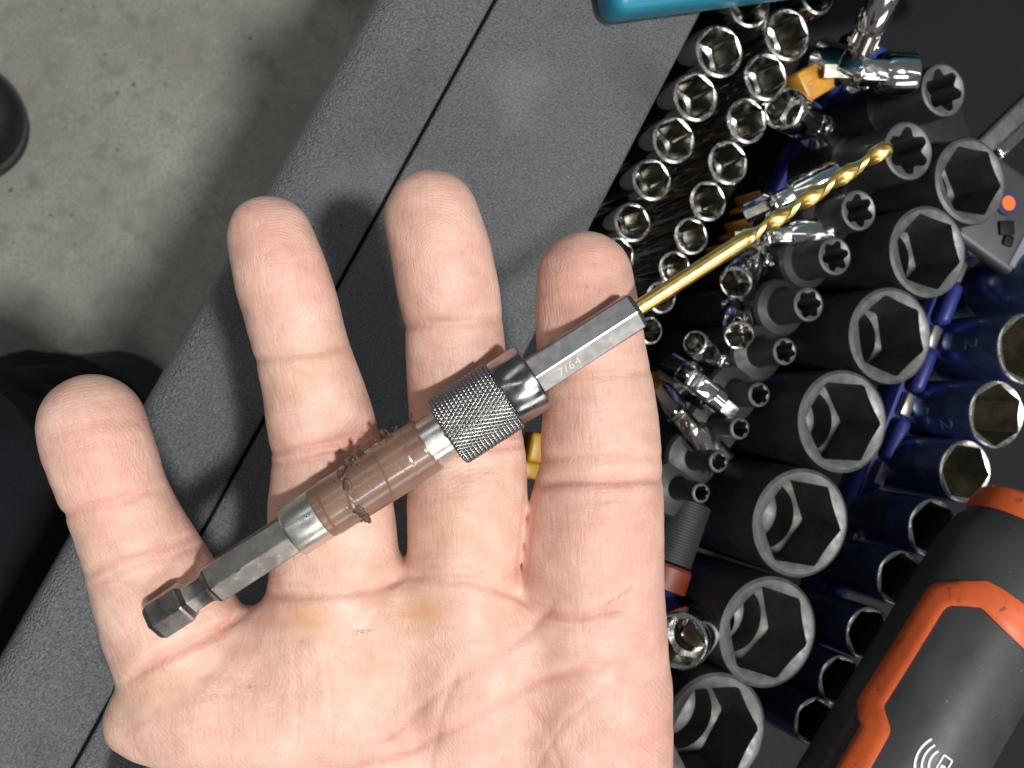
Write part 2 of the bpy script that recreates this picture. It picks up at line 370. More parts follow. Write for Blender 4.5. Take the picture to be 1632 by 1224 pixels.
# blue-black polished sockets
BLU = [(1700, 452, 60), (1637, 556, 58), (1590, 661, 55), (1540, 752, 51), (1488, 842, 48), (1436, 922, 45), (1385, 1010, 43), (1340, 1085, 41), (1300, 1150, 39)]
def etched(txt, parent, R, z, size, ang):
    """digits laid round the barrel, one small flat mesh for each character"""
    for j, ch in enumerate(txt):
        cu = bpy.data.curves.new('txt', 'FONT'); cu.body = ch; cu.size = size; cu.align_x = 'CENTER'; cu.extrude = 0.00006
        to = bpy.data.objects.new('txt', cu); C.objects.link(to); dg = bpy.context.evaluated_depsgraph_get()
        me = bpy.data.meshes.new_from_object(to.evaluated_get(dg)); bpy.data.objects.remove(to)
        me.materials.clear(); me.materials.append(M['etch'])
        a = ang + j * size * 0.85 / R
        o = bpy.data.objects.new('etched_digit', me); C.objects.link(o); o.parent = parent
        nrm = Vector((math.cos(a), math.sin(a), 0)); tang = Vector((-math.sin(a), math.cos(a), 0))
        mm = Matrix((tang, Vector((0, 0, 1)), nrm)).transposed().to_4x4(); mm.translation = nrm * (R + 0.00003) + Vector((0, 0, z)); o.matrix_local = mm
for i, (u, v, rp) in enumerate(BLU):
    z = 0.850; R = rp / px_per_m(u, v, z); L = 0.043; a = R * 0.80
    outer = [(R * 0.72, -L), (R * 0.80, -L + 0.0012), (R * 0.80, -L + 0.0065), (R * 0.76, -L + 0.0072), (R * 0.76, -L + 0.0082), (R * 0.82, -L + 0.009), (R * 0.97, -L + 0.0125), (R, -L + 0.0145), (R, -0.0008), (R - 0.0002, -0.0004)]
    me = socket_mesh('blue_socket', outer, R, hexr(a, math.radians(8 + 13 * (i % 3))), a / math.cos(math.pi / 6) * 0.985, 0.020, a * 0.86, L, [M['blue'], M['blue_top'], M['blue_in']], 0.0007)
    lab = ['blue-black polished socket cut off by the right edge under the label', 'blue-black polished socket with an etched mark at the right edge', 'blue-black polished socket etched 20 with a bright steel rim', 'blue-black polished socket touched by the orange end of the light',
           'blue-black polished socket partly covered by the black light, fifth in its row'][i] if i < 5 else f'blue-black polished socket half hidden under the black light, {ORD[i]} in its row'
    o = place('blue_socket', me, u, v, z, 0, lab, 'socket', 'blue-black sockets')
    if i == 2: etched('20', o, R, -0.013, 0.0075, math.radians(198)); etched('mm', o, R, -0.0195, 0.0035, math.radians(176))
    if i == 1: etched('2', o, R, -0.014, 0.0075, math.radians(170))

# ------------------------------------------------------------------ plastic rails that hold the sockets
def rail(name, p0, p1, z0, w, h, m, label, clips, seg=0.017, bumpw=0.0):
    a = at(*p0, z0); b = at(*p1, z0); d = (b - a); Ln = d.length
    r = empty(name, mat=frame(a, (0, 0, 1), d)); tag(r, label, 'socket rail', 'socket rails in the tray')
    bm = bmesh.new(); box_bm(bm, (0, -w / 2, -h), (Ln, w / 2, 0), 0.0008); bm_obj('base_strip', bm, m, r)
    if clips:
        k = 0; x = seg * 0.5
        while x < Ln - seg * 0.5:
            bm = bmesh.new(); box_bm(bm, (x - seg * 0.31, -w * 0.36, 0.0002), (x + seg * 0.31, w * 0.36, 0.006), 0.0022, 3); o = bm_obj('clip', bm, m, r)
            bm = bmesh.new(); box_bm(bm, (x + seg * 0.33, -w * 0.30, 0.0002), (x + seg * 0.66, w * 0.30, 0.0035), 0.001, 2); bm_obj('clip_spring', bm, M['railgrey'], o)
            x += seg
    return r
rail('socket_rail', (1560, 330), (1255, 1120), 0.822, 0.0065, 0.012, M['rail'], 'blue plastic socket rail between the black and blue-black sockets', True, 0.0235)
rail('socket_rail', (1405, 70), (1040, 800), 0.806, 0.020, 0.010, M['rail'], 'blue plastic socket rail under the swivel sockets', True, 0.020)
rail('socket_rail', (1215, 60), (1000, 470), 0.797, 0.016, 0.008, M['rail'], 'blue plastic socket rail under the chrome deep sockets', True, 0.017)
rail('socket_rail', (1120, 700), (1010, 960), 0.812, 0.012, 0.012, M['rail'], 'blue plastic rail end showing beside the index finger', False)
# amber pieces added to give the chrome barrels their orange reflections
for k, (u, v) in enumerate([(1150, 105), (1122, 172), (1092, 236), (1060, 305), (1030, 372), (1222, 318), (1205, 362), (1175, 402), (1160, 480), (1312, 122), (1065, 610)]):
    p = at(u, v, 0.815 if k != 9 else 0.842)
    bm = bmesh.new(); box_bm(bm, (-0.0045, -0.0007, -0.016), (0.0045, 0.0007, -0.001), 0.0003); box_bm(bm, (-0.0007, -0.0035, -0.016), (0.0007, 0.0035, -0.002), 0.0003)
    if k == 9: box_bm(bm, (-0.0065, -0.0045, -0.012), (0.0045, 0.0045, -0.0012), 0.001)
    o = bm_obj('amber_reflection_piece', bm, M['amber'], mat=frame(p, (0, 0, 1), (0.85, 0.5, 0)))
    nm = ['beside the topmost rim socket', 'below the second rim socket', 'below the third rim socket', 'below the fourth rim socket', 'below the fifth rim socket',
          'left of the drill flutes', 'under the drill flutes', 'under the drill shank', 'left of the open swivel socket', 'under the large chrome swivel joint', 'beside the index finger'][k]
    tag(o, f'small amber piece added for orange reflections in the tray {nm}', 'clip', 'amber reflection pieces')

# ------------------------------------------------------------------ chrome swivel (universal joint) sockets
def swivel(pm, pj, zm, zj, R, label, back=None, hexm=True, drive=False, Rj=None):
    """mouth centre pixel pm at height zm, joint centre pixel pj at height zj, R radius of the barrel (px)"""
    Pm = at(*pm, zm); Pj = at(*pj, zj); r = R / px_per_m(*pm, zm); d = Pm - Pj; Ln = d.length; rj = (Rj / px_per_m(*pj, zj)) if Rj else r * 0.95
    t = empty('swivel_socket', mat=frame(Pj, d, (0.3, 0.9, 0.2))); tag(t, label, 'swivel socket', 'chrome swivel sockets')
    y0 = rj * 0.75
    bl = max(Ln - y0, r * 0.8); base = Ln - bl
    a = r * 0.78
    if not drive:
        outer = [(r * 0.5, -bl - r * 0.12), (r * 0.86, -bl + r * 0.05), (r, -bl + r * 0.4), (r, -0.0008), (r - 0.0002, -0.0004)]
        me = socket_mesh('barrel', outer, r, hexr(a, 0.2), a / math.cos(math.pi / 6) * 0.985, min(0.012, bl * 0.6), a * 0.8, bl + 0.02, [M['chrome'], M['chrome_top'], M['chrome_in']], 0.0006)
        o = bpy.data.objects.new('barrel', me); C.objects.link(o); o.parent = t; o.location = (0, 0, Ln)
    else:
        o = lathe('barrel', [(r * 0.6, base - r * 0.1), (r, base + r * 0.25), (r, Ln - r * 0.9), (r * 0.8, Ln - r * 0.7)], M['chrome'], t, 40)
        bm = bmesh.new(); s = r * 0.55; box_bm(bm, (-s, -s, Ln - r * 0.7), (s, s, Ln + r * 0.5), r * 0.12); bm_obj('square_drive', bm, M['chrome_top'], o)
    def yoke(name, par, sgn, ax):
        bm = bmesh.new()
        for q in (-1, 1):
            w = rj * 0.55; th = rj * 0.22
            lo = [-w, q * rj * 0.80 - th, 0]; hi = [w, q * rj * 0.80 + th, 0]
            z0, z1 = (-rj * 0.45, base + r * 0.25) if sgn > 0 else (-base - r * 0.25, rj * 0.45)
            lo[2], hi[2] = z0, z1
            box_bm(bm, lo, hi, rj * 0.2, 3, Matrix.Rotation(ax, 4, 'Z'))
            c = bmesh.ops.create_cone(bm, cap_ends=True, segments=16, radius1=rj * 0.26, radius2=rj * 0.22, depth=rj * 0.16,
                                      matrix=Matrix.Rotation(ax, 4, 'Z') @ Matrix.Translation((0, q * rj * 1.08, 0)) @ Matrix.Rotation(-q * math.pi / 2, 4, 'X'))
        return bm_obj(name, bm, M['chrome'], par, 40)
    yoke('yoke', t, 1, 0.0)
    bm = bmesh.new(); box_bm(bm, [-rj * 0.52] * 3, [rj * 0.52] * 3, rj * 0.18, 3); bm_obj('cross_block', bm, M['chrome_top'], t, 40)
    if back is not None:
        # rear half of the joint, bent towards pixel 'back'
        Pb = at(*back[:2], back[2]); inv = t.matrix_world.inverted(); db = (inv @ Pb).normalized(); lb = (inv @ Pb).length
        h = frame((0, 0, 0), -db, (0, 1, 0))
        o = lathe('drive_end', [(rj * 0.4, -lb), (rj * 0.92, -lb), (rj * 0.98, -lb + rj * 0.1), (rj * 0.98, -base - rj * 0.2), (rj * 0.6, -base + rj * 0.15)], M['chrome'], t, 40, h)
        y = yoke('yoke', o, -1, math.pi / 2)
    return t
swivel((1456, 118), (1374, 116), 0.850, 0.846, 35, 'large chrome swivel socket with its barrel pointing right at the black corner', (1300, 92, 0.836), Rj=33)
swivel((1412, -14), (1376, 68), 0.862, 0.852, 26, 'chrome swivel socket pointing up past the top edge', None, Rj=22)
swivel((1248, 172), (1296, 200), 0.842, 0.832, 35, 'chrome swivel socket with dark open mouth above the drill bit tip', (1322, 236, 0.818), Rj=30)
swivel((1338, 276), (1244, 318), 0.845, 0.838, 24, 'chrome swivel socket lying behind the middle of the drill flutes', (1200, 340, 0.825), Rj=22)
swivel((1326, 374), (1236, 376), 0.842, 0.836, 28, 'short chrome swivel barrel pointing right just below the drill flutes', (1196, 384, 0.825), Rj=24)
swivel((1172, 452), (1203, 412), 0.850, 0.834, 27, 'chrome swivel socket with round open mouth below the drill flutes', (1208, 385, 0.82), Rj=26)
swivel((1178, 536), (1172, 492), 0.852, 0.836, 25, 'chrome swivel socket with scalloped mouth facing down', (1168, 470, 0.82), Rj=20)
swivel((1107, 546), (1140, 572), 0.850, 0.836, 21, 'chrome swivel socket with a thin open ring beside the index finger', (1152, 592, 0.82), Rj=21)
swivel((1160, 652), (1112, 612), 0.846, 0.846, 22, 'chrome swivel joint with a square drive end beside the index finger', (1072, 588, 0.834), drive=True, Rj=29)
swivel((1150, 742), (1092, 672), 0.844, 0.838, 27, 'chrome swivel socket with bell-shaped end above the smallest star socket', (1068, 630, 0.822), Rj=25)
swivel((1082, 1022), (1118, 1000), 0.858, 0.842, 47, 'chrome swivel socket half hidden behind the palm edge', (1140, 985, 0.83), Rj=34)

# ------------------------------------------------------------------ odd items in the tray
# yellow clip between the fingers
p = at(858, 714, 0.836)
bm = bmesh.new(); box_bm(bm, (-0.004, -0.0022, -0.008), (0.004, 0.0022, 0.0), 0.001, 3); box_bm(bm, (-0.0085, -0.003, -0.008), (-0.004, 0.003, -0.002), 0.001, 3)
yc = bm_obj('yellow_tool_handle', bm, M['yellow'], mat=frame(p, (0, 0, 1), (0.2, 0.97, 0)))
tag(yc, 'yellow plastic handle glimpsed between the index and middle fingers', 'handle')
# ribbed grip with a red collar beside the index finger
pa = at(1098, 800, 0.835); pb = at(1062, 905, 0.835)
g = empty('screwdriver', mat=frame(pa, (pa - pb), (0, 0, 1))); tag(g, 'screwdriver with grey ribbed grip and red collar beside the palm edge', 'screwdriver')
prof = []
for k in range(22):
    z = -k * 0.0008; prof += [(0.0062, z), (0.0065, z - 0.0002), (0.0065, z - 0.0005), (0.0062, z - 0.0007)]
lathe('ribbed_grip', [(0.004, 0.001)] + prof, M['ribbed'], g, 30)
lathe('collar', [(0.0066, -0.0182), (0.0072, -0.019), (0.0072, -0.025), (0.0055, -0.0255)], M['red'], g, 30)
lathe('handle', [(0.0050, -0.0256), (0.0075, -0.028), (0.0080, -0.05), (0.006, -0.075), (0.004, -0.078)], M['rail'], g, 30)
# grey packet with white label and orange dot at the right edge
pk = at(1598, 345, 0.838)
pkm = frame(pk, (-0.12, 0.05, 1), (0.85, -0.53, 0)); pk_o = empty('label_packet', mat=pkm); tag(pk_o, 'grey plastic packet with white label and orange dot at the right edge', 'packet')
bm = bmesh.new(); box_bm(bm, (-0.011, -0.014, -0.006), (0.040, 0.016, 0.0), 0.002, 3); bm_obj('sleeve', bm, M['greyplast'], pk_o)
bm = bmesh.new(); box_bm(bm, (0.009, -0.012, 0.0001), (0.034, 0.012, 0.0006), 0.0002, 1); lb = bm_obj('paper_label', bm, M['label'], pk_o)
lathe('dot_ring', [(0.0038, 0.0001), (0.0038, 0.0010)], M['dotring'], pk_o, 24, Matrix.Translation((-0.001, 0.004, 0)))
lathe('dot', [(0.0023, 0.0010), (0.0023, 0.0014)], M['dot'], pk_o, 24, Matrix.Translation((-0.001, 0.004, 0)))
bm = bmesh.new(); box_bm(bm, (-0.002, -0.006, 0.0007), (0.003, -0.0015, 0.0013), 0.0004, 2, Matrix.Rotation(0.6, 4, 'Z')); box_bm(bm, (0.0022, -0.0085, 0.0007), (0.0052, -0.005, 0.0012), 0.0004, 2, Matrix.Rotation(0.2, 4, 'Z')); bm_obj('printed_mark', bm, M['tray'], lb)
# chrome ratchet end at the right edge
w0 = at(1560, 245, 0.842); w1 = at(1665, 165, 0.850)
wr = empty('wrench', mat=frame(w0, (0, 0, 1), w1 - w0)); tag(wr, 'chrome wrench handle poking in from the right edge', 'wrench')
bm = bmesh.new(); box_bm(bm, (0, -0.003, -0.004), (0.05, 0.003, 0.0), 0.0012, 3); bm_obj('handle', bm, M['phos_top'], wr)
bm = bmesh.new(); box_bm(bm, (0.008, -0.008, -0.006), (0.03, -0.0035, -0.002), 0.0015, 3); bm_obj('jaw', bm, M['chrome'], wr)
# small steel bar lying behind the star sockets
b0 = at(1475, 235, 0.842); b1 = at(1545, 205, 0.842)
bm = bmesh.new(); box_bm(bm, (0, -0.007, -0.004), ((b1 - b0).length, 0.007, 0), 0.001, 2)
tag(bm_obj('steel_bar', bm, M['phos'], mat=frame(b0, (0, 0, 1), b1 - b0)), 'flat dark steel bar behind the star sockets', 'bar')

# ------------------------------------------------------------------ teal case at the top edge
TZ = RIM + 0.0008
q0 = at(952, 45, TZ); q1 = at(1271, 3, TZ)
tx = (q1 - q0).normalized()
tm = frame(q0, (0, 0, 1), tx); tc = empty('tool_case', mat=tm); tag(tc, 'teal plastic power tool casing at the top edge over the cart rim', 'power tool')
bm = bmesh.new(); box_bm(bm, (0.0, 0.0, 0.0), (0.16, 0.12, 0.0125), 0.0035, 4); bm_obj('casing', bm, M['teal'], tc, 40)
bm = bmesh.new(); box_bm(bm, (0.003, 0.0045, 0.0127), (0.060, 0.11, 0.0165), 0.002, 4); bm_obj('top_plate', bm, M['tealtop'], tc, 40)

# ------------------------------------------------------------------ black and orange work light
DZ = 0.876; DR = 0.0195
d0 = at(1762, 640, DZ); ax0 = at(1640, 852, DZ); ax1 = at(1420, 1226, DZ)
ddir = (ax0 - ax1).normalized(); dend = ax1 + ddir * ((ax0 - ax1).length + 0.001)
dm = frame(dend, ddir, (0, 0, 1)); dl = empty('work_light', mat=dm); tag(dl, 'black rubber work light with orange frame lying across the blue-black sockets', 'work light')
lathe('body', [(0.012, -0.001), (DR * 0.80, -0.002), (DR * 0.92, -0.006), (DR, -0.014), (DR, -0.16), (DR * 0.8, -0.17)], M['rubber'], dl, 64, smooth=40)
lathe('orange_end_cap', [(DR * 0.86, -0.0035), (DR * 0.885, -0.001), (DR * 0.86, 0.0028), (DR * 0.78, 0.0042), (DR * 0.4, 0.0046)], M['orange'], dl, 64, smooth=40)
dinv = dm.inverted()
def on_body(u, v, lift):
    """photo pixel -> point on the light's round body, raised by lift"""
    o = dinv @ Vector((0, 0, CAMZ)); w = dinv.to_3x3() @ Vector(ray(u, v)); r = DR + lift
    a = w.x ** 2 + w.y ** 2; b = 2 * (o.x * w.x + o.y * w.y); c = o.x ** 2 + o.y ** 2 - r * r
    disc = b * b - 4 * a * c
    s = (-b - math.sqrt(max(disc, 0))) / (2 * a); p = o + w * s
    return p
def resample(pts, n):
    P = np.array(pts, float); d = np.r_[0, np.cumsum(np.linalg.norm(np.diff(P, axis=0), axis=1))]
    s = np.linspace(0, d[-1], n); return np.c_[np.interp(s, d, P[:, 0]), np.interp(s, d, P[:, 1])]
def strip_on_body(name, A, B, n, m, lift, parent, across=6, chamfer=True):
    A = resample(A, n); B = resample(B, n); rings = []
    for i in range(n):
        ring = []
        for k in range(across + 1):
            f = k / across; u, v = A[i] * (1 - f) + B[i] * f
            l = lift * (0.55 if (chamfer and k in (0, across)) else 1.0); ring.append(on_body(u, v, l))
        u, v = B[i]; lo = on_body(u, v, -0.0008); u, v = A[i]; lo2 = on_body(u, v, -0.0008)
        ring += [lo, lo2]; rings.append(ring)
    V, Fs, b = rings_mesh(rings); return mesh_obj(name, V, Fs, m, parent, None, 45)
strip_on_body('orange_frame', [(1296, 1290), (1331, 1224), (1372, 1155), (1367, 1142), (1366, 1115), (1400, 1062), (1440, 998), (1478, 936), (1491, 928), (1530, 926), (1574, 926), (1600, 940), (1632, 963), (1655, 985)],
              [(1350, 1290), (1388, 1224), (1418, 1170), (1419, 1160), (1408, 1126), (1434, 1085), (1470, 1027), (1505, 970), (1516, 965), (1540, 966), (1565, 969), (1596, 1000), (1632, 1034), (1650, 1052)], 60, M['orange'], 0.0010, dl)
def arc(cx, cy, r, a0, a1, w, n=14):
    A = [(cx + (r - w / 2) * math.cos(math.radians(a)), cy + (r - w / 2) * math.sin(math.radians(a))) for a in np.linspace(a0, a1, n)]
    B = [(cx + (r + w / 2) * math.cos(math.radians(a)), cy + (r + w / 2) * math.sin(math.radians(a))) for a in np.linspace(a0, a1, n)]
    return A, B
for r, w in ((51, 4.0), (40, 3.6), (29, 3.6)):
    A, B = arc(1509, 1223, r, 168, 242, w); strip_on_body('symbol_arc', A, B, 14, M['white'], 0.00025, dl, 2, False)
def seg(p, q, w):
    d = np.array(q, float) - np.array(p, float); n_ = np.array([-d[1], d[0]]) / np.linalg.norm(d) * w / 2
    return [np.array(p) + n_, np.array(q) + n_], [np.array(p) - n_, np.array(q) - n_]
for p_, q_ in (((1505, 1203), (1518, 1213)), ((1505, 1203), (1488, 1232)), ((1518, 1213), (1500, 1243))):
    A, B = seg(p_, q_, 2.6); strip_on_body('symbol_phone_edge', A, B, 6, M['white'], 0.00027, dl, 2, False)
A, B = seg((1504, 1220), (1500, 1228), 8); strip_on_body('symbol_bolt', A, B, 4, M['white'], 0.00026, dl, 2, False)

# ------------------------------------------------------------------ the hand (right hand, palm up): one continuous skin
HD = 0.194                                   # distance of the hand's own plane from the camera
HM = cam.matrix_world if False else (Matrix.Translation((0, 0, CAMZ)) @ Matrix.Rotation(-TILT, 4, 'Y') @ Matrix.Translation((0, 0, -HD)))
def hp(u, v, w, zs):
    """station: pixel centre, half width in pixels, height of its front surface (mm) -> (x, y, z, r) in mm"""
    r = w * (194 - zs + 10) / FPX
    for _ in range(3): zc = zs - r; dpt = 194 - zc; r = w * dpt / FPX * 0.985
    return np.array([(u - CX) * dpt / FPX, -(v - CY) * dpt / FPX, zc, r])
FING = {
 'index': [(932, 446, 79, 14.5), (936, 500, 85, 15.6), (942, 555, 88, 15.0), (952, 605, 87, 13.6), (956, 650, 92, 14.2), (957, 700, 97, 13.6), (958, 748, 97, 11.8), (952, 800, 107, 13.6), (946, 860, 114, 14.0), (945, 930, 115, 12.6), (947, 1000, 113, 11.0)],
 'middle': [(688, 346, 77, 17.0), (701, 395, 81, 18.0), (712, 450, 83, 17.0), (720, 490, 81, 15.2), (724, 520, 79, 14.2), (727, 570, 82, 14.6), (735, 640, 86, 12.6), (744, 705, 92, 11.6), (746, 760, 96, 12.4), (744, 810, 97, 13.2), (742, 860, 94, 12.6), (738, 932, 85, 10.6)],
 'ring': [(431, 381, 70, 19.0), (447, 435, 76, 20.0), (463, 490, 78, 19.0), (478, 545, 76, 17.2), (489, 585, 78, 17.0), (506, 650, 85, 15.6), (521, 715, 88, 13.4), (525, 765, 94, 13.6), (528, 820, 102, 14.0), (532, 880, 104, 12.6), (533, 945, 102, 11.0)],
 'pinky': [(147, 680, 86, 22.0), (165, 738, 87, 22.6), (183, 785, 83, 20.6), (205, 838, 86, 19.4), (230, 892, 93, 17.0), (252, 945, 102, 15.4), (274, 998, 110, 14.0), (296, 1048, 108, 12.0)],
}
PALM = [
 [(947, 1000, 112, 11.0), (940, 1110, 118, 9.5), (936, 1224, 121, 8.5), (900, 1400, 128, 9), (850, 1620, 130, 8)],
 [(742, 960, 92, 10.8), (745, 1090, 100, 9.0), (752, 1224, 105, 7.0), (760, 1620, 130, 6)],
 [(535, 965, 104, 11.2), (545, 1090, 112, 9.6), (590, 1224, 115, 7.5), (660, 1620, 125, 6)],
 [(335, 1088, 96, 10.6), (350, 1112, 100, 10.0), (440, 1130, 110, 9.5), (560, 1180, 110, 8)],
 [(224, 1150, 60, 8.5), (330, 1124, 86, 10.0), (440, 1120, 90, 9.6)],
 [(392, 1050, 60, 5.0), (520, 1010, 66, 8.0), (640, 988, 66, 7.0), (740, 1000, 66, 8.0), (830, 1028, 64, 4.0), (940, 1020, 66, 8.0)],
 [(930, 1340, 128, 12.5), (860, 1500, 150, 13), (800, 1640, 130, 9)],
 [(1000, 1440, 112, 6), (1130, 1420, 100, 4), (1250, 1400, 95, 4), (1370, 1372, 84, 6), (1440, 1358, 74, 6)],
 [(690, 1600, 170, 6), (680, 1760, 165, 4)], [(830, 1600, 165, 6), (830, 1760, 160, 4)],
]
HYPO = [(285, 1322, 114, -3.0), (430, 1400, 150, 7), (600, 1600, 160, 6)]
def axis(segs):
    out = []
    for a, b, h in segs: out += list(np.arange(a, b, h))
    return np.array(out + [segs[-1][1]])
gx = axis([(-92, 32, 0.5), (32, 84, 1.4)]); gy = axis([(-152, -76, 1.6), (-76, 46, 0.5)]); gz = axis([(-30, -6, 1.1), (-6, 27, 0.5)])
def window(st, m):
    P = np.array(st); lo = (P[:, :3] - P[:, 3:4]).min(0) - m; hi = (P[:, :3] + P[:, 3:4]).max(0) + m
    s = []
    for g, l, h in zip((gx, gy, gz), lo, hi):
        i = np.searchsorted(g, l); j = np.searchsorted(g, h); s.append(slice(max(i - 1, 0), min(j + 1, len(g))))
    return tuple(s)
def cone(sl, A, B):
    X = gx[sl[0]][:, None, None].astype(np.float32); Y = gy[sl[1]][None, :, None].astype(np.float32); Z = gz[sl[2]][None, None, :].astype(np.float32)
    d = B[:3] - A[:3]; L2 = float(d @ d)
    t = np.clip(((X - A[0]) * d[0] + (Y - A[1]) * d[1] + (Z - A[2]) * d[2]) / L2, 0, 1)
    q = (X - A[0] - t * d[0]) ** 2 + (Y - A[1] - t * d[1]) ** 2 + (Z - A[2] - t * d[2]) ** 2
    return np.sqrt(q) - (A[3] + t * (B[3] - A[3]))
def smin(a, b, k):
    h = np.clip(0.5 + 0.5 * (b - a) / k, 0, 1); return b + (a - b) * h - k * h * (1 - h)
def densify(st, n):
    P = np.array(st); t = np.arange(len(P)); tt = np.linspace(0, len(P) - 1, n); out = []
    for x in tt:                                   # Catmull-Rom through the stations
        i = min(int(x), len(P) - 2); f = x - i
        p0, p1, p2, p3 = P[max(i - 1, 0)], P[i], P[i + 1], P[min(i + 2, len(P) - 1)]
        out.append(0.5 * ((2 * p1) + (-p0 + p2) * f + (2 * p0 - 5 * p1 + 4 * p2 - p3) * f * f + (-p0 + 3 * p1 - 3 * p2 + p3) * f ** 3))
    return out
shape = (len(gx), len(gy), len(gz))
palm = np.full(shape, 60, np.float32)
for ch in PALM:
    st = [hp(*s) for s in ch]
    for a, b in zip(st[:-1], st[1:]):
        sl = window([a, b], 10); palm[sl] = smin(palm[sl], cone(sl, a, b), 7.0)
hyp = np.full(shape, 60, np.float32)
st = [hp(*s) for s in HYPO]
for a, b in zip(st[:-1], st[1:]):
    sl = window([a, b], 8); hyp[sl] = smin(hyp[sl], cone(sl, a, b), 6.0)
sdf = smin(palm, hyp, 1.8)
AX = {}
for nm, ch in FING.items():
    st = densify([hp(*s) for s in ch], 26); AX[nm] = np.array(st)
    g = np.full(shape, 60, np.float32)
    for a, b in zip(st[:-1], st[1:]):
        sl = window([a, b], 6); g[sl] = np.minimum(g[sl], cone(sl, a, b))
    sl = window(st, 6)
    sdf[sl] = np.minimum(sdf[sl], smin(palm[sl], g[sl], 2.2))
def surface_nets(S):
    ins = S < 0
    c = np.zeros((S.shape[0] - 1, S.shape[1] - 1, S.shape[2] - 1), np.int8)
    for i in (0, 1):
        for j in (0, 1):
            for k in (0, 1): c += ins[i:i + c.shape[0], j:j + c.shape[1], k:k + c.shape[2]]
    act = (c > 0) & (c < 8); cells = np.argwhere(act); idx = np.full(c.shape, -1, np.int64); idx[act] = np.arange(len(cells))
    acc = np.zeros((len(cells), 3)); cnt = np.zeros(len(cells))
    corners = [(i, j, k) for i in (0, 1) for j in (0, 1) for k in (0, 1)]
    I = cells.T
    for a in corners:
        for d in range(3):
            if a[d] == 1: continue
            b = list(a); b[d] = 1
            va = S[I[0] + a[0], I[1] + a[1], I[2] + a[2]]; vb = S[I[0] + b[0], I[1] + b[1], I[2] + b[2]]
            m = (va < 0) != (vb < 0); t = np.where(m, va / np.where(m, va - vb, 1), 0)
            p = cells + np.array(a); p = p.astype(float); p[:, d] += t
            acc[m] += p[m]; cnt[m] += 1
    V = acc / cnt[:, None]
    Q = []
    for d in range(3):
        e1, e2 = (d + 1) % 3, (d + 2) % 3
        sa = [slice(None)] * 3; sb = [slice(None)] * 3; sa[d] = slice(0, -1); sb[d] = slice(1, None)
        A = ins[tuple(sa)]; B = ins[tuple(sb)]; ed = np.argwhere(A != B)
        ok = (ed[:, e1] > 0) & (ed[:, e2] > 0) & (ed[:, e1] < S.shape[e1] - 1) & (ed[:, e2] < S.shape[e2] - 1); ed = ed[ok]
        q = []
        for o1, o2 in ((-1, -1), (0, -1), (0, 0), (-1, 0)):
            p = ed.copy(); p[:, e1] += o1; p[:, e2] += o2; q.append(idx[p[:, 0], p[:, 1], p[:, 2]])
        q = np.array(q).T; fl = A[ed[:, 0], ed[:, 1], ed[:, 2]]
        q[~fl] = q[~fl][:, ::-1]; Q.append(q)
    return V, np.concatenate(Q)
V, Q = surface_nets(sdf)
V = np.c_[np.interp(V[:, 0], np.arange(len(gx)), gx), np.interp(V[:, 1], np.arange(len(gy)), gy), np.interp(V[:, 2], np.arange(len(gz)), gz)]
Ed = np.concatenate([Q[:, [0, 1]], Q[:, [1, 2]], Q[:, [2, 3]], Q[:, [3, 0]]]); deg = np.bincount(Ed.ravel(), minlength=len(V)).astype(float)
def lap(X, it, f):
    X = X.copy()
    for _ in range(it):
        s = np.zeros_like(X)
        for c in range(X.shape[1]):
            s[:, c] = np.bincount(Ed[:, 0], X[Ed[:, 1], c], len(X)) + np.bincount(Ed[:, 1], X[Ed[:, 0], c], len(X))
        X += f * (s / deg[:, None] - X)
    return X
V = lap(V, 14, 0.6)
def normals(V):
    n = np.cross(V[Q[:, 2]] - V[Q[:, 0]], V[Q[:, 3]] - V[Q[:, 1]]); out = np.zeros_like(V)
    for k in range(4):
        for c in range(3): out[:, c] += np.bincount(Q[:, k], n[:, c], len(V))
    return out / np.maximum(np.linalg.norm(out, axis=1, keepdims=True), 1e-9)
NV = normals(V)
dep = 194 - V[:, 2]; U_ = CX + V[:, 0] / dep * FPX; W_ = CY - V[:, 1] / dep * FPX      # where the photo shows each skin point: only used to lay out creases and blotches on the palm side
front = np.clip(NV[:, 2] * 1.8 + 0.25, 0, 1)
# which finger a skin point belongs to, and its place along / across it
fwt = np.full(len(V), 9.0); fid = np.zeros(len(V), int) - 1; best = np.full(len(V), 1.5); along = V[:, 1].copy(); across = V[:, 0].copy()
for fi, (nm, st) in enumerate(AX.items()):
    d2 = ((V[:, None, :2] - st[None, :, :2]) ** 2).sum(2) if False else None
    bestd = np.full(len(V), 1e9); bi = np.zeros(len(V), int)
    for j, s in enumerate(st):
        dd = np.linalg.norm(V - s[:3], axis=1) - s[3]; m = dd < bestd; bestd[m] = dd[m]; bi[m] = j
    fwt = np.minimum(fwt, np.abs(bestd - 1.5)); m = bestd < best; best[m] = bestd[m]; fid[m] = fi
    dirv = st[0, :2] - st[-1, :2]; dirv /= np.linalg.norm(dirv); pr = np.array([dirv[1], -dirv[0]]); rel = V[m, :2] - st[0, :2]
    along[m] = rel @ dirv; across[m] = rel @ pr
def pl_dist(pts):
    P = np.array(pts, float); dm_ = np.full(len(V), 1e9); tt = np.zeros(len(V))
    nS = len(P) - 1
    for i in range(nS):
        a, b = P[i], P[i + 1]; d = b - a; t = np.clip(((U_ - a[0]) * d[0] + (W_ - a[1]) * d[1]) / (d @ d), 0, 1)
        q = np.hypot(U_ - a[0] - t * d[0], W_ - a[1] - t * d[1]); m = q < dm_; dm_[m] = q[m]; tt[m] = (i + t[m]) / nS
    return dm_, tt
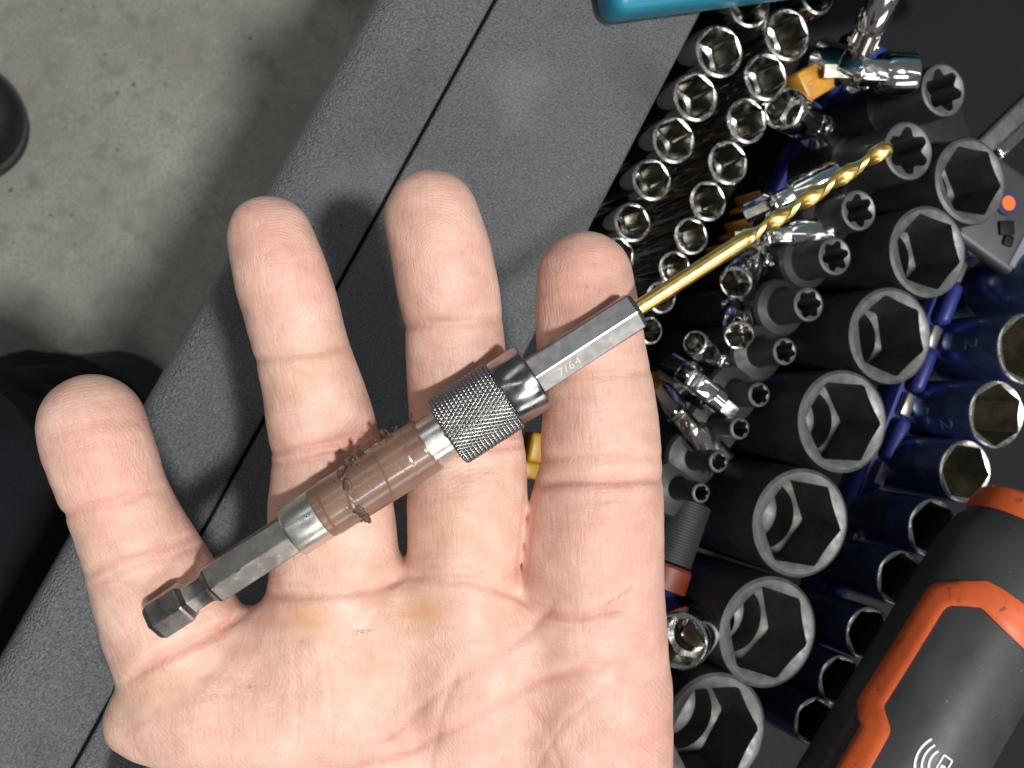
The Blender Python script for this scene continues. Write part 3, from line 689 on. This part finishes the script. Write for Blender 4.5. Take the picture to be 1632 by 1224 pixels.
# (points, depth mm, half width px, redness)
CREASES = [
 # pinky
 ([(98, 822), (150, 806), (205, 796), (255, 776)], 0.75, 6, .6), ([(138, 915), (190, 897), (250, 880), (318, 850)], 0.85, 6, .7), ([(150, 932), (205, 908), (262, 893), (322, 868)], 0.5, 5, .5),
 ([(205, 1083), (250, 1055), (300, 1030), (345, 1010), (390, 975)], 1.4, 7, .9), ([(240, 1045), (300, 1018), (360, 992)], 0.4, 4, .4),
 ([(120, 745), (128, 770), (140, 790)], 0.12, 3, .1),
 # ring
 ([(404, 576), (450, 566), (510, 560), (566, 546)], 0.7, 6, .5), ([(428, 722), (475, 716), (530, 706), (600, 684)], 0.8, 6, .9), ([(430, 742), (480, 735), (540, 722), (610, 700)], 0.6, 5, .6),
 ([(428, 945), (480, 950), (540, 945), (600, 938), (640, 922)], 1.0, 7, .6), ([(440, 925), (500, 935), (570, 925)], 0.3, 4, .3),
 # middle
 ([(640, 522), (690, 514), (740, 514), (806, 508)], 0.7, 6, .5), ([(645, 690), (700, 698), (760, 694), (840, 690)], 0.8, 6, .6), ([(648, 712), (710, 718), (770, 714), (842, 708)], 0.5, 5, .4),
 ([(652, 916), (700, 922), (760, 926), (832, 952)], 1.0, 7, .6), ([(665, 900), (730, 905), (800, 920)], 0.3, 4, .3),
 # index
 ([(862, 608), (910, 600), (960, 598), (1040, 590)], 0.6, 6, .5), ([(858, 732), (910, 728), (970, 732), (1056, 728)], 0.55, 6, .6), ([(855, 772), (910, 766), (980, 766), (1060, 762)], 0.85, 6, .8),
 ([(828, 952), (865, 975), (920, 985), (1000, 968)], 1.0, 7, .8), ([(835, 985), (900, 1002), (980, 996)], 0.25, 4, .2),
 # palm lines
 ([(175, 1092), (300, 1075), (420, 1085)], 0.12, 5, .1),
 ([(1000, 1060), (930, 1064), (860, 1082), (790, 1124), (720, 1162), (655, 1192), (560, 1216), (450, 1226)], 0.8, 8, .75),
 ([(885, 955), (850, 1000), (800, 1040), (740, 1075), (690, 1110), (630, 1165), (570, 1200)], 0.55, 7, .5),
 ([(1062, 1160), (1000, 1190), (960, 1224), (930, 1260)], 0.5, 8, .5),
 ([(730, 1070), (705, 1130), (690, 1200), (680, 1260)], 0.35, 5, .3), ([(820, 1100), (870, 1160), (900, 1240)], 0.3, 5, .2), ([(960, 1100), (900, 1150), (850, 1230)], 0.28, 4, .2),
 ([(180, 1180), (240, 1140), (260, 1110)], 0.15, 4, .1), ([(400, 1060), (405, 1110), (396, 1160)], 0.2, 4, .15), ([(470, 1030), (476, 1120), (470, 1200)], 0.2, 4, .15), ([(520, 1040), (530, 1130), (525, 1210)], 0.15, 4, .1),
 ([(600, 990), (590, 1040), (585, 1090)], 0.15, 4, .1), ([(350, 1100), (372, 1150), (365, 1200)], 0.15, 4, .1),
]
disp = np.zeros(len(V)); red = np.zeros(len(V))
rs_ = np.random.RandomState(3)
for ci, (pts, dpth, hw, rd) in enumerate(CREASES):
    dpth *= 0.78 if ci < 20 else 0.55; rd *= 0.8 if ci < 20 else 0.6
    near = (U_ > min(p[0] for p in pts) - 60) & (U_ < max(p[0] for p in pts) + 60)
    wob = 3.0 * np.sin(U_ * 0.045 + W_ * 0.03) + 2.0 * np.sin(U_ * 0.11 - W_ * 0.07)
    q, t_ = pl_dist(pts); q = np.abs(q + 0 * wob); fade = np.clip(np.minimum(t_, 1 - t_) * 7 + 0.35, 0, 1)
    disp += -dpth * np.exp(-(q / hw) ** 2) * fade + 0.30 * dpth * np.exp(-((q - 3.0 * hw) / (2.2 * hw)) ** 2) * fade
    red += 0.75 * rd * np.exp(-(q / (hw * 1.25)) ** 2) * fade
# soft unevenness of flesh
def lump(x, y, s, seed):
    r = np.random.RandomState(seed); out = np.zeros(len(x))
    for _ in range(10):
        a = r.uniform(0, 6.28); f = r.uniform(.5, 1.5) / s; out += np.sin((x * math.cos(a) + y * math.sin(a)) * f * 6.28 + r.uniform(0, 6.28))
    return out / 10 ** .5
disp += 0.10 * lump(V[:, 0], V[:, 1], 9, 1) + 0.05 * lump(V[:, 0], V[:, 1], 4, 2)
V2 = V + NV * (disp * front)[:, None]
V2 = lap(V2, 1, 0.4)
# skin tint: x = redness, y = callus yellow, z = grime
def blob(u, v, su, sv, a=0):
    c, s = math.cos(a), math.sin(a); du, dv = U_ - u, W_ - v
    return np.exp(-(((du * c + dv * s) / su) ** 2 + ((-du * s + dv * c) / sv) ** 2))
for u, v, su, sv, k in [(455, 420, 75, 75, .55), (700, 420, 75, 90, .50), (945, 470, 75, 80, .75), (160, 720, 80, 95, .60), (440, 340, 60, 50, .2), (690, 310, 60, 50, .25), (935, 400, 70, 45, .3),
                        (945, 860, 110, 90, .45), (955, 670, 85, 45, .3), (1040, 1000, 80, 200, .35), (860, 1100, 160, 120, .22), (330, 1150, 120, 60, .35), (700, 990, 120, 30, .2), (760, 1180, 220, 60, .25),
                        (530, 715, 110, 45, .35), (740, 640, 90, 50, .3), (1040, 1180, 60, 60, .35), (230, 850, 90, 40, .3)]:
    red += 0.9 * k * blob(u, v, su, sv)
yel = .95 * blob(490, 985, 34, 30) + 1.0 * blob(672, 975, 36, 26) + .35 * blob(255, 925, 45, 25, -.4) + .3 * blob(500, 850, 60, 60) + .3 * blob(740, 830, 70, 70) + .25 * blob(480, 600, 60, 40)
yel += .35 * blob(250, 1095, 70, 22, -.3) + .25 * blob(520, 1080, 130, 60)
grm = .9 * blob(575, 1008, 16, 3, -.12) + .8 * blob(585, 1004, 22, 1.8, -.1) + .9 * blob(398, 1095, 3, 7) + .7 * blob(484, 1024, 8, 2.4, .4) + .8 * blob(990, 948, 22, 2.6, -.6) + .6 * blob(970, 960, 12, 2.2, -.6)
grm += .5 * blob(392, 497, 5, 8) + .7 * blob(738, 403, 2.6, 2.6) + .8 * blob(936, 457, 2.4, 2.4) + .7 * blob(936, 472, 2.2, 3.4) + .6 * blob(505, 349, 4, 3) + .45 * blob(620, 1130, 28, 18) * (0.5 + 0.5 * np.sin(U_ * 1.1 + W_ * .9))
# ridge phase: concentric on the fingertips, across the fingers below, curved on the palm (in ridge periods of .5 mm)
ph = np.zeros(len(V)); wh = [(945, 460), (700, 410), (450, 425), (165, 730)]
for fi in range(4):
    m = fid == fi; dpm = 180.; x0 = (wh[fi][0] - CX) * dpm / FPX; y0 = -(wh[fi][1] - CY) * dpm / FPX
    dx = V[m, 0] - x0; dy = V[m, 1] - y0; ph[m] = np.sqrt((dx * 1.15) ** 2 + np.where(dy > 0, dy, dy * .62) ** 2 + .3) / 0.52
m = fid < 0; ph[m] = (V[m, 1] * .55 + V[m, 0] * .62 + 2.2 * np.sin(V[m, 0] * .07) + 1.6 * np.sin(V[m, 1] * .09 + 1)) / 0.55
me = bpy.data.meshes.new('hand'); me.from_pydata((V2 * 0.001).tolist(), [], Q.tolist())
at_ = me.attributes.new('tint', 'FLOAT_VECTOR', 'POINT'); at_.data.foreach_set('vector', np.c_[red, yel, grm].astype(np.float32).ravel())
at_ = me.attributes.new('floc', 'FLOAT_VECTOR', 'POINT'); at_.data.foreach_set('vector', np.c_[across, along, fid * 40.0].astype(np.float32).ravel())
at_ = me.attributes.new('ridge', 'FLOAT', 'POINT'); at_.data.foreach_set('value', ph.astype(np.float32))
at_ = me.attributes.new('fwt', 'FLOAT', 'POINT'); at_.data.foreach_set('value', np.clip((lap(fwt[:, None], 3, .6)[:, 0] - .15) / 0.8, 0, 1).astype(np.float32))
finish(me, 180)
hand = bpy.data.objects.new('hand', me); C.objects.link(hand); hand.matrix_world = HM
tag(hand, 'open right hand, palm up, four fingers spread with a drill adapter across them', 'hand')

def skin():
    m = bpy.data.materials.new('skin'); m.use_nodes = True; nt = m.node_tree; N = nt.nodes; L = nt.links; b = N['Principled BSDF']
    def attr(n): a = N.new('ShaderNodeAttribute'); a.attribute_name = n; return a
    def mix(f, a, c, fac=None):
        x = N.new('ShaderNodeMix'); x.data_type = 'RGBA'; x.clamp_factor = True
        L.new(f, x.inputs[0]); L.new(a, x.inputs[6]); x.inputs[7].default_value = (*c, 1); return x.outputs[2]
    def noise(vec, sc, det=4, rough=.55):
        t = N.new('ShaderNodeTexNoise'); t.inputs['Scale'].default_value = sc; t.inputs['Detail'].default_value = det; t.inputs['Roughness'].default_value = rough
        L.new(vec, t.inputs['Vector']); return t.outputs['Fac']
    def math_(op, a, c=None, d=None):
        x = N.new('ShaderNodeMath'); x.operation = op
        for k, q in enumerate((a, c, d)):
            if q is None: continue
            if isinstance(q, (int, float)): x.inputs[k].default_value = q
            else: L.new(q, x.inputs[k])
        return x.outputs[0]
    tc = N.new('ShaderNodeTexCoord').outputs['Object']; ti = attr('tint').outputs['Vector']; sep = N.new('ShaderNodeSeparateXYZ'); L.new(ti, sep.inputs[0])
    fl = attr('floc').outputs['Vector']; rp = attr('ridge').outputs['Fac']
    r0 = N.new('ShaderNodeValToRGB'); r0.color_ramp.elements[0].position = .33; r0.color_ramp.elements[1].position = .67
    r0.color_ramp.elements[0].color = (0.625, 0.375, 0.29, 1); r0.color_ramp.elements[1].color = (0.78, 0.54, 0.445, 1)
    L.new(noise(tc, 130, 6, .65), r0.inputs[0]); col = r0.outputs[0]
    nz = noise(tc, 300, 4); rf = math_('MULTIPLY', sep.outputs[0], math_('ADD', math_('MULTIPLY', nz, .8), .45))
    col = mix(math_('MULTIPLY', rf, 1.0), col, (0.68, 0.315, 0.255))
    col = mix(math_('MULTIPLY', sep.outputs[1], math_('ADD', math_('MULTIPLY', nz, .7), .25)), col, (0.60, 0.30, 0.10))
    bl = noise(tc, 700, 3, .6); mr = N.new('ShaderNodeMapRange'); mr.inputs[1].default_value = .55; mr.inputs[2].default_value = .8; mr.inputs[4].default_value = .35; L.new(bl, mr.inputs[0])
    col = mix(mr.outputs[0], col, (0.62, 0.31, 0.24))
    gn = noise(tc, 2600, 2); gr = math_('MULTIPLY', sep.outputs[2], math_('GREATER_THAN', gn, .47)); col = mix(math_('MULTIPLY', gr, .62), col, (0.12, 0.075, 0.055))
    # ridges
    wob = math_('MULTIPLY', noise(tc, 160, 2), 3.2)
    rid = math_('SINE', math_('MULTIPLY', math_('ADD', rp, wob), 6.2832)); ridmask = noise(tc, 120, 2)
    rm = N.new('ShaderNodeMapRange'); rm.inputs[1].default_value = .38; rm.inputs[2].default_value = .62; L.new(ridmask, rm.inputs[0])
    rid = math_('MULTIPLY', rid, math_('ADD', math_('MULTIPLY', rm.outputs[0], .8), .2))
    # fine lines that run along the fingers
    mp = N.new('ShaderNodeMapping'); mp.inputs['Scale'].default_value = (1.0, 0.16, 1.0); L.new(fl, mp.inputs[0])
    fine = noise(mp.outputs[0], 1.5, 5, .65)
    mp2 = N.new('ShaderNodeMapping'); mp2.inputs['Scale'].default_value = (0.22, 1.0, 1.0); mp2.inputs['Rotation'].default_value = (0, 0, .3); L.new(fl, mp2.inputs[0])
    fine2 = noise(mp2.outputs[0], 1.1, 5, .65)
    def crack(n_, w):
        return math_('SUBTRACT', 1.0, math_('MINIMUM', math_('MULTIPLY', math_('ABSOLUTE', math_('SUBTRACT', n_, .5)), 1 / w), 1.0))
    fwt = attr('fwt').outputs['Fac']
    mp3 = N.new('ShaderNodeMapping'); mp3.inputs['Scale'].default_value = (0.55, 0.11, 1.0); L.new(fl, mp3.inputs[0])
    cr1 = crack(noise(mp3.outputs[0], 1.0, 3, .5), .03)
    mp4 = N.new('ShaderNodeMapping'); mp4.inputs['Scale'].default_value = (0.10, 0.42, 1.0); mp4.inputs['Rotation'].default_value = (0, 0, .25); L.new(fl, mp4.inputs[0])
    cr2 = crack(noise(mp4.outputs[0], 1.0, 3, .5), .03)
    h = math_('ADD', math_('MULTIPLY', rid, .045), math_('ADD', math_('MULTIPLY', fine, .52), math_('MULTIPLY', fine2, .40)))
    h = math_('SUBTRACT', h, math_('ADD', math_('MULTIPLY', cr1, .10), math_('MULTIPLY', cr2, .07)))
    h = math_('ADD', math_('MULTIPLY', h, fwt), math_('MULTIPLY', noise(tc, 1400, 3), .16))
    bp = N.new('ShaderNodeBump'); bp.inputs['Strength'].default_value = 0.62; bp.inputs['Distance'].default_value = 0.00050; L.new(h, bp.inputs['Height']); L.new(bp.outputs[0], b.inputs['Normal'])
    # ridge tops slightly paler
    mx = N.new('ShaderNodeMapRange'); mx.inputs[1].default_value = -1; mx.inputs[2].default_value = 1; mx.inputs[3].default_value = 0; mx.inputs[4].default_value = .10; L.new(rid, mx.inputs[0])
    col = mix(mx.outputs[0], col, (0.52, 0.25, 0.18))
    L.new(col, b.inputs['Base Color'])
    rr = N.new('ShaderNodeMapRange'); rr.inputs[3].default_value = .36; rr.inputs[4].default_value = .56; L.new(noise(tc, 220, 4), rr.inputs[0]); L.new(rr.outputs[0], b.inputs['Roughness'])
    b.inputs['Specular IOR Level'].default_value = 0.42
    b.inputs['Subsurface Weight'].default_value = 0.42; b.inputs['Subsurface Radius'].default_value = (1.0, 0.42, 0.27); b.inputs['Subsurface Scale'].default_value = 0.0022
    return m
me.materials.append(skin())

# ------------------------------------------------------------------ bit holder and drill bit lying across the fingers
TZH = 18.2                                        # height of the tool's axis above the hand's plane (mm)
K = (194 - TZH) / FPX                             # mm per photo pixel at that distance
def tp(u, v): return Vector(((u - CX) * K, -(v - CY) * K, TZH)) * 0.001
T0, T1 = tp(245, 991), tp(1417, 233)
tx = (T1 - T0).normalized(); tz = Vector((0, 0, 1)); ty = tz.cross(tx)
TM = Matrix((tx, ty, tz)).transposed().to_4x4(); TM.translation = T0; TM = HM @ TM
mmk = K * 0.001                                   # metres per pixel along the tool
def xl(name, prof, m, parent, n=64, smooth=30, f=None, **kw):
    """lathe about the tool's x axis: prof (radius mm, t px)"""
    rings = [[(t * mmk, r * 0.001 * math.sin(2 * math.pi * k / n), r * 0.001 * math.cos(2 * math.pi * k / n)) for k in range(n)] for r, t in prof]
    V_, F_, b = rings_mesh(rings, **kw); F_ = [tuple(reversed(q)) for q in F_]
    o = mesh_obj(name, V_, F_, m, parent, None, smooth); return o
HEXROT = math.radians(-7)
def xhex(name, secs, m, parent):
    """hexagonal bar: secs (circumradius mm, t px); edges slightly rounded"""
    rings = []
    for r, t in secs:
        ring = []
        for k in range(6):
            for e in (-2.6, 0, 2.6):
                a = HEXROT + math.pi / 3 * k + math.radians(e); q = r * (math.cos(math.radians(30)) / math.cos(math.radians(30 - abs(e)))) if e else r * 0.978
                ring.append((t * mmk, -q * math.sin(-a) * 0.001, q * math.cos(a) * 0.001))
        rings.append(ring)
    V_, F_, b = rings_mesh(rings); bm = bmesh.new(); vs = [bm.verts.new(v) for v in V_]
    for f_ in F_: bm.faces.new([vs[i] for i in f_])
    return bm_obj(name, bm, m, parent, 14)
bh = empty('bit_holder', mat=TM); tag(bh, 'quick-change bit holder with brown taped grip and knurled sleeve lying across the fingers', 'bit holder')
hxs = 3.62
xhex('hex_shank', [(2.7, -2), (3.1, 1), (hxs, 9), (hxs, 58), (hxs * 0.95, 62), (2.7, 69), (2.6, 75), (2.6, 98), (2.75, 104), (hxs * 0.95, 112), (hxs, 116), (hxs, 266)], M['darksteel'], bh)
xl('rear_collar', [(3.3, 262.5), (4.05, 262), (4.25, 264), (4.32, 267), (4.32, 300), (4.32, 330)], M['collar'], bh)
# brown tape: a wound sleeve with lapped edges, a ridge of torn glue and small tears
rt = random.Random(4); n = 140; rings = []
ts = np.linspace(318, 521, 120)
for t in ts:
    ring = []
    for k in range(n):
        a = 2 * math.pi * k / n
        lapedge = 333 + 4 * math.sin(a) ; r = (4.40 if t < lapedge else 4.54) + (0.07 if t > 430 + 14 * math.sin(a + 1.1) else 0) - (0.06 if t > 494 + 6 * math.sin(a - .7) else 0)
        sp = (t - 372 - 9 * math.sin(a + .6) - 2 * math.sin(5 * a))
        r += 0.10 if sp > 0 else 0.0
        r += 0.13 * math.exp(-(sp / 2.0) ** 2) * max(0, 0.35 + 0.65 * math.sin(7 * a + 0.9 * t) * math.sin(17 * a + 1.3 * t)) + 0.05 * math.exp(-(sp / 9.0) ** 2) * math.sin(13 * a + .8 * t) * math.sin(5 * a - .5 * t)
        for c, w_ in ((440, 5), (468, 7), (415, 4)):
            r -= 0.02 * math.exp(-((t - c - w_ * math.sin(a * 1.0 + c)) / 0.9) ** 2) * (1 if math.sin(2 * a + c) > -.2 else 0)
        r += 0.012 * math.sin(3 * a + t * .03)
        if t > 519: r -= 0.1
        if t < 319: r -= 0.08
        ring.append((t * mmk, r * math.sin(a) * 0.001, r * math.cos(a) * 0.001))
    rings.append(ring)
V_, F_, b_ = rings_mesh(rings); F_ = [tuple(reversed(q)) for q in F_]
tape = mesh_obj('tape_grip', V_, F_, M['tape'], bh, None, 40); tape['label'] = 'glossy brown tape wound round the holder, torn and crumbling'
bm = bmesh.new()
spots = [(478, 1.30, 16), (470, 1.15, 8), (452, 1.35, 8), (420, 1.22, 16), (404, 1.12, 14), (398, 1.0, 12), (388, .85, 12), (412, .9, 7), (377, .5, 3), (380, -.5, 2), (378, -.95, 4), (376, -1.35, 7), (505, 1.5, 5), (460, 1.2, 6), (470, 1.6, 8)]
for t, a, cnt in spots:
    for _ in range(cnt):
        aa = a + rt.uniform(-.2, .2); tt = t + rt.gauss(0, 6); r = 4.62 + rt.uniform(-.1, .35) + (0.5 if (a > 1.15 and rt.random() < .35) else 0)
        p = Vector((tt * mmk, r * 0.001 * math.sin(aa), r * 0.001 * math.cos(aa)))
        s = rt.uniform(.06, .22) * 0.001
        mt = Matrix.Translation(p) @ Matrix.Rotation(rt.uniform(0, 6), 4, (rt.random(), rt.random(), rt.random() + .1)) @ Matrix.Diagonal((s * rt.uniform(1, 2.6), s, s * rt.uniform(.25, .6), 1))
        bmesh.ops.create_icosphere(bm, subdivisions=1, radius=1, matrix=mt)
o = bm_obj('tape_crumbs', bm, M['tapedark'], tape, 0); o['kind'] = 'stuff'
def flap(t, a, ln, wd, curl, yaw, seed):
    """a torn end of tape lifting off the grip"""
    q = random.Random(seed); c = Vector((t * mmk, 4.6e-3 * math.sin(a), 4.6e-3 * math.cos(a))); nr = Vector((0, math.sin(a), math.cos(a)))
    tg = Vector((0, math.cos(a), -math.sin(a))); fw = (tg * math.cos(yaw) + Vector((1, 0, 0)) * math.sin(yaw)); sd = nr.cross(fw)
    vs = []; fs = []; m_ = 7
    for i in range(m_):
        f = i / (m_ - 1); ang = curl * f; p = c + fw * (ln * math.sin(ang) / max(curl, .1)) + nr * (ln * (1 - math.cos(ang)) / max(curl, .1) + 0.00003)
        w_ = wd * (1 - .55 * f) * q.uniform(.6, 1.2)
        for k in (-1, -.3, .4, 1): vs.append(p + sd * (w_ * k + q.uniform(-.06, .06) * wd) + nr * q.uniform(-.04, .08) * wd)
    for i in range(m_ - 1):
        for k in range(3): b = i * 4 + k; fs.append((b, b + 1, b + 5, b + 4))
    o = mesh_obj('tape_flap', vs, fs, M['tapedark'], tape, None, 50); md = o.modifiers.new('thickness', 'SOLIDIFY'); md.thickness = 0.00008
for i_, (t, a, ln, wd, cu_, yw) in enumerate([(478, 1.25, .0016, .0006, 1.4, -.5), (470, 1.30, .0013, .0005, 1.9, .7), (486, 1.35, .0010, .0004, 1.2, 1.1), (424, 1.15, .0014, .0006, 1.2, .3), (410, 1.05, .0013, .0007, 1.0, -.4), (398, .95, .0012, .0006, 1.4, .2),
        (386, .7, .0011, .0006, .5, -.3), (382, .2, .0012, .0007, .3, .5), (512, 1.40, .0015, .0004, 1.0, 1.0), (376, -.5, .0012, .0007, .35, 2.8), (379, -1.0, .0011, .0006, .6, 3.4), (376, -1.25, .0010, .0005, 1.5, 3.0), (374, -.8, .0009, .0006, .5, 2.2)]):
    flap(t, a, ln * 1.4, wd * 1.3, cu_, yw, i_)
xl('front_collar', [(4.1, 516), (4.1, 540), (4.1, 562)], M['collar'], bh)
# knurled sleeve: two crossing helices of grooves
n = 648; KR = 6.10; NK = 54; rings = []
ts = np.linspace(556, 667, 210)
for t in ts:
    x = (t - 556) * K; ring = []
    for k in range(n):
        a = 2 * math.pi * k / n
        s1 = (a / (2 * math.pi) * NK + x / 1.35) % 1; s2 = (a / (2 * math.pi) * NK - x / 1.35) % 1
        g = min(abs(s1 - .5), abs(s2 - .5)) * 2; hgt = min(1, g / 0.80)
        r = KR - 0.30 + 0.30 * hgt
        e = min(t - 556, 667 - t); r -= 0.5 * max(0, 1 - e / 4.0) ** 2
        ring.append((t * mmk, r * math.sin(a) * 0.001, r * math.cos(a) * 0.001))
    rings.append(ring)
V_, F_, b_ = rings_mesh(rings); F_ = [tuple(reversed(q)) for q in F_]
ks = mesh_obj('knurled_sleeve', V_, F_, M['knurl'], bh, None, 180)
xl('front_cuff', [(5.55, 664), (5.62, 667), (5.72, 669), (5.72, 716), (5.62, 720), (5.40, 722), (4.2, 722.5), (4.0, 720)], M['cuff'], bh)

db = empty('drill_bit', mat=TM); tag(db, 'gold twist drill bit on a steel hex base held in the chuck', 'drill bit')
hb = xhex('hex_base', [(3.42, 700), (3.42, 911), (3.30, 914.5), (3.02, 918)], M['steel'], db)
# engraved size on the lower face
cu = bpy.data.curves.new('txt', 'FONT'); cu.body = '7/64'; cu.size = 0.0021; cu.extrude = 0.00003; cu.align_x = 'CENTER'; cu.align_y = 'CENTER'; cu.space_character = 1.15
to = bpy.data.objects.new('txt', cu); C.objects.link(to); dg = bpy.context.evaluated_depsgraph_get()
tme = bpy.data.meshes.new_from_object(to.evaluated_get(dg)); bpy.data.objects.remove(to); tme.materials.clear(); tme.materials.append(M['engrave'])
eo = bpy.data.objects.new('engraved_size', tme); C.objects.link(eo); eo.parent = hb
fa = HEXROT - math.radians(30); nrm = Vector((0, math.sin(fa), math.cos(fa))); yv = nrm.cross(Vector((1, 0, 0)))
mm_ = Matrix((Vector((1, 0, 0)), yv, nrm)).transposed().to_4x4(); mm_.translation = nrm * (3.42 * math.cos(math.radians(30)) + 0.01) * 0.001 + Vector((776 * mmk, 0, 0)); eo.matrix_local = mm_
# drill: plain shank, then two helical flutes and a 118 degree point
rings = []; n = 72; DRR = 1.32
for t in list(np.linspace(900, 1118, 6)) + list(np.linspace(1122, 1402, 150)):
    xm = (t - 1120) * K; tw = max(0, xm) / 13.0 * 2 * math.pi; on = min(1, max(0, (t - 1120) / 26)); ring = []
    tip = min(1.0, max(0.03, (1402 - t) / 9.0))
    for k in range(n):
        a = 2 * math.pi * k / n; c = abs(math.cos(a)); q = max(0, (c - 0.36) / 0.64) ** 0.7
        land = 1.0 if q == 0 else 0.965
        r = DRR * (1 - on * (0.40 * q) - (on * .03 if q > 0 else 0)) * (tip if tip < 1 else 1)
        ring.append((t * mmk, r * math.sin(a + tw) * 0.001, r * math.cos(a + tw) * 0.001))
    rings.append(ring)
V_, F_, b_ = rings_mesh(rings); F_ = [tuple(reversed(q)) for q in F_]
mesh_obj('twist_drill', V_, F_, M['gold'], db, None, 35)
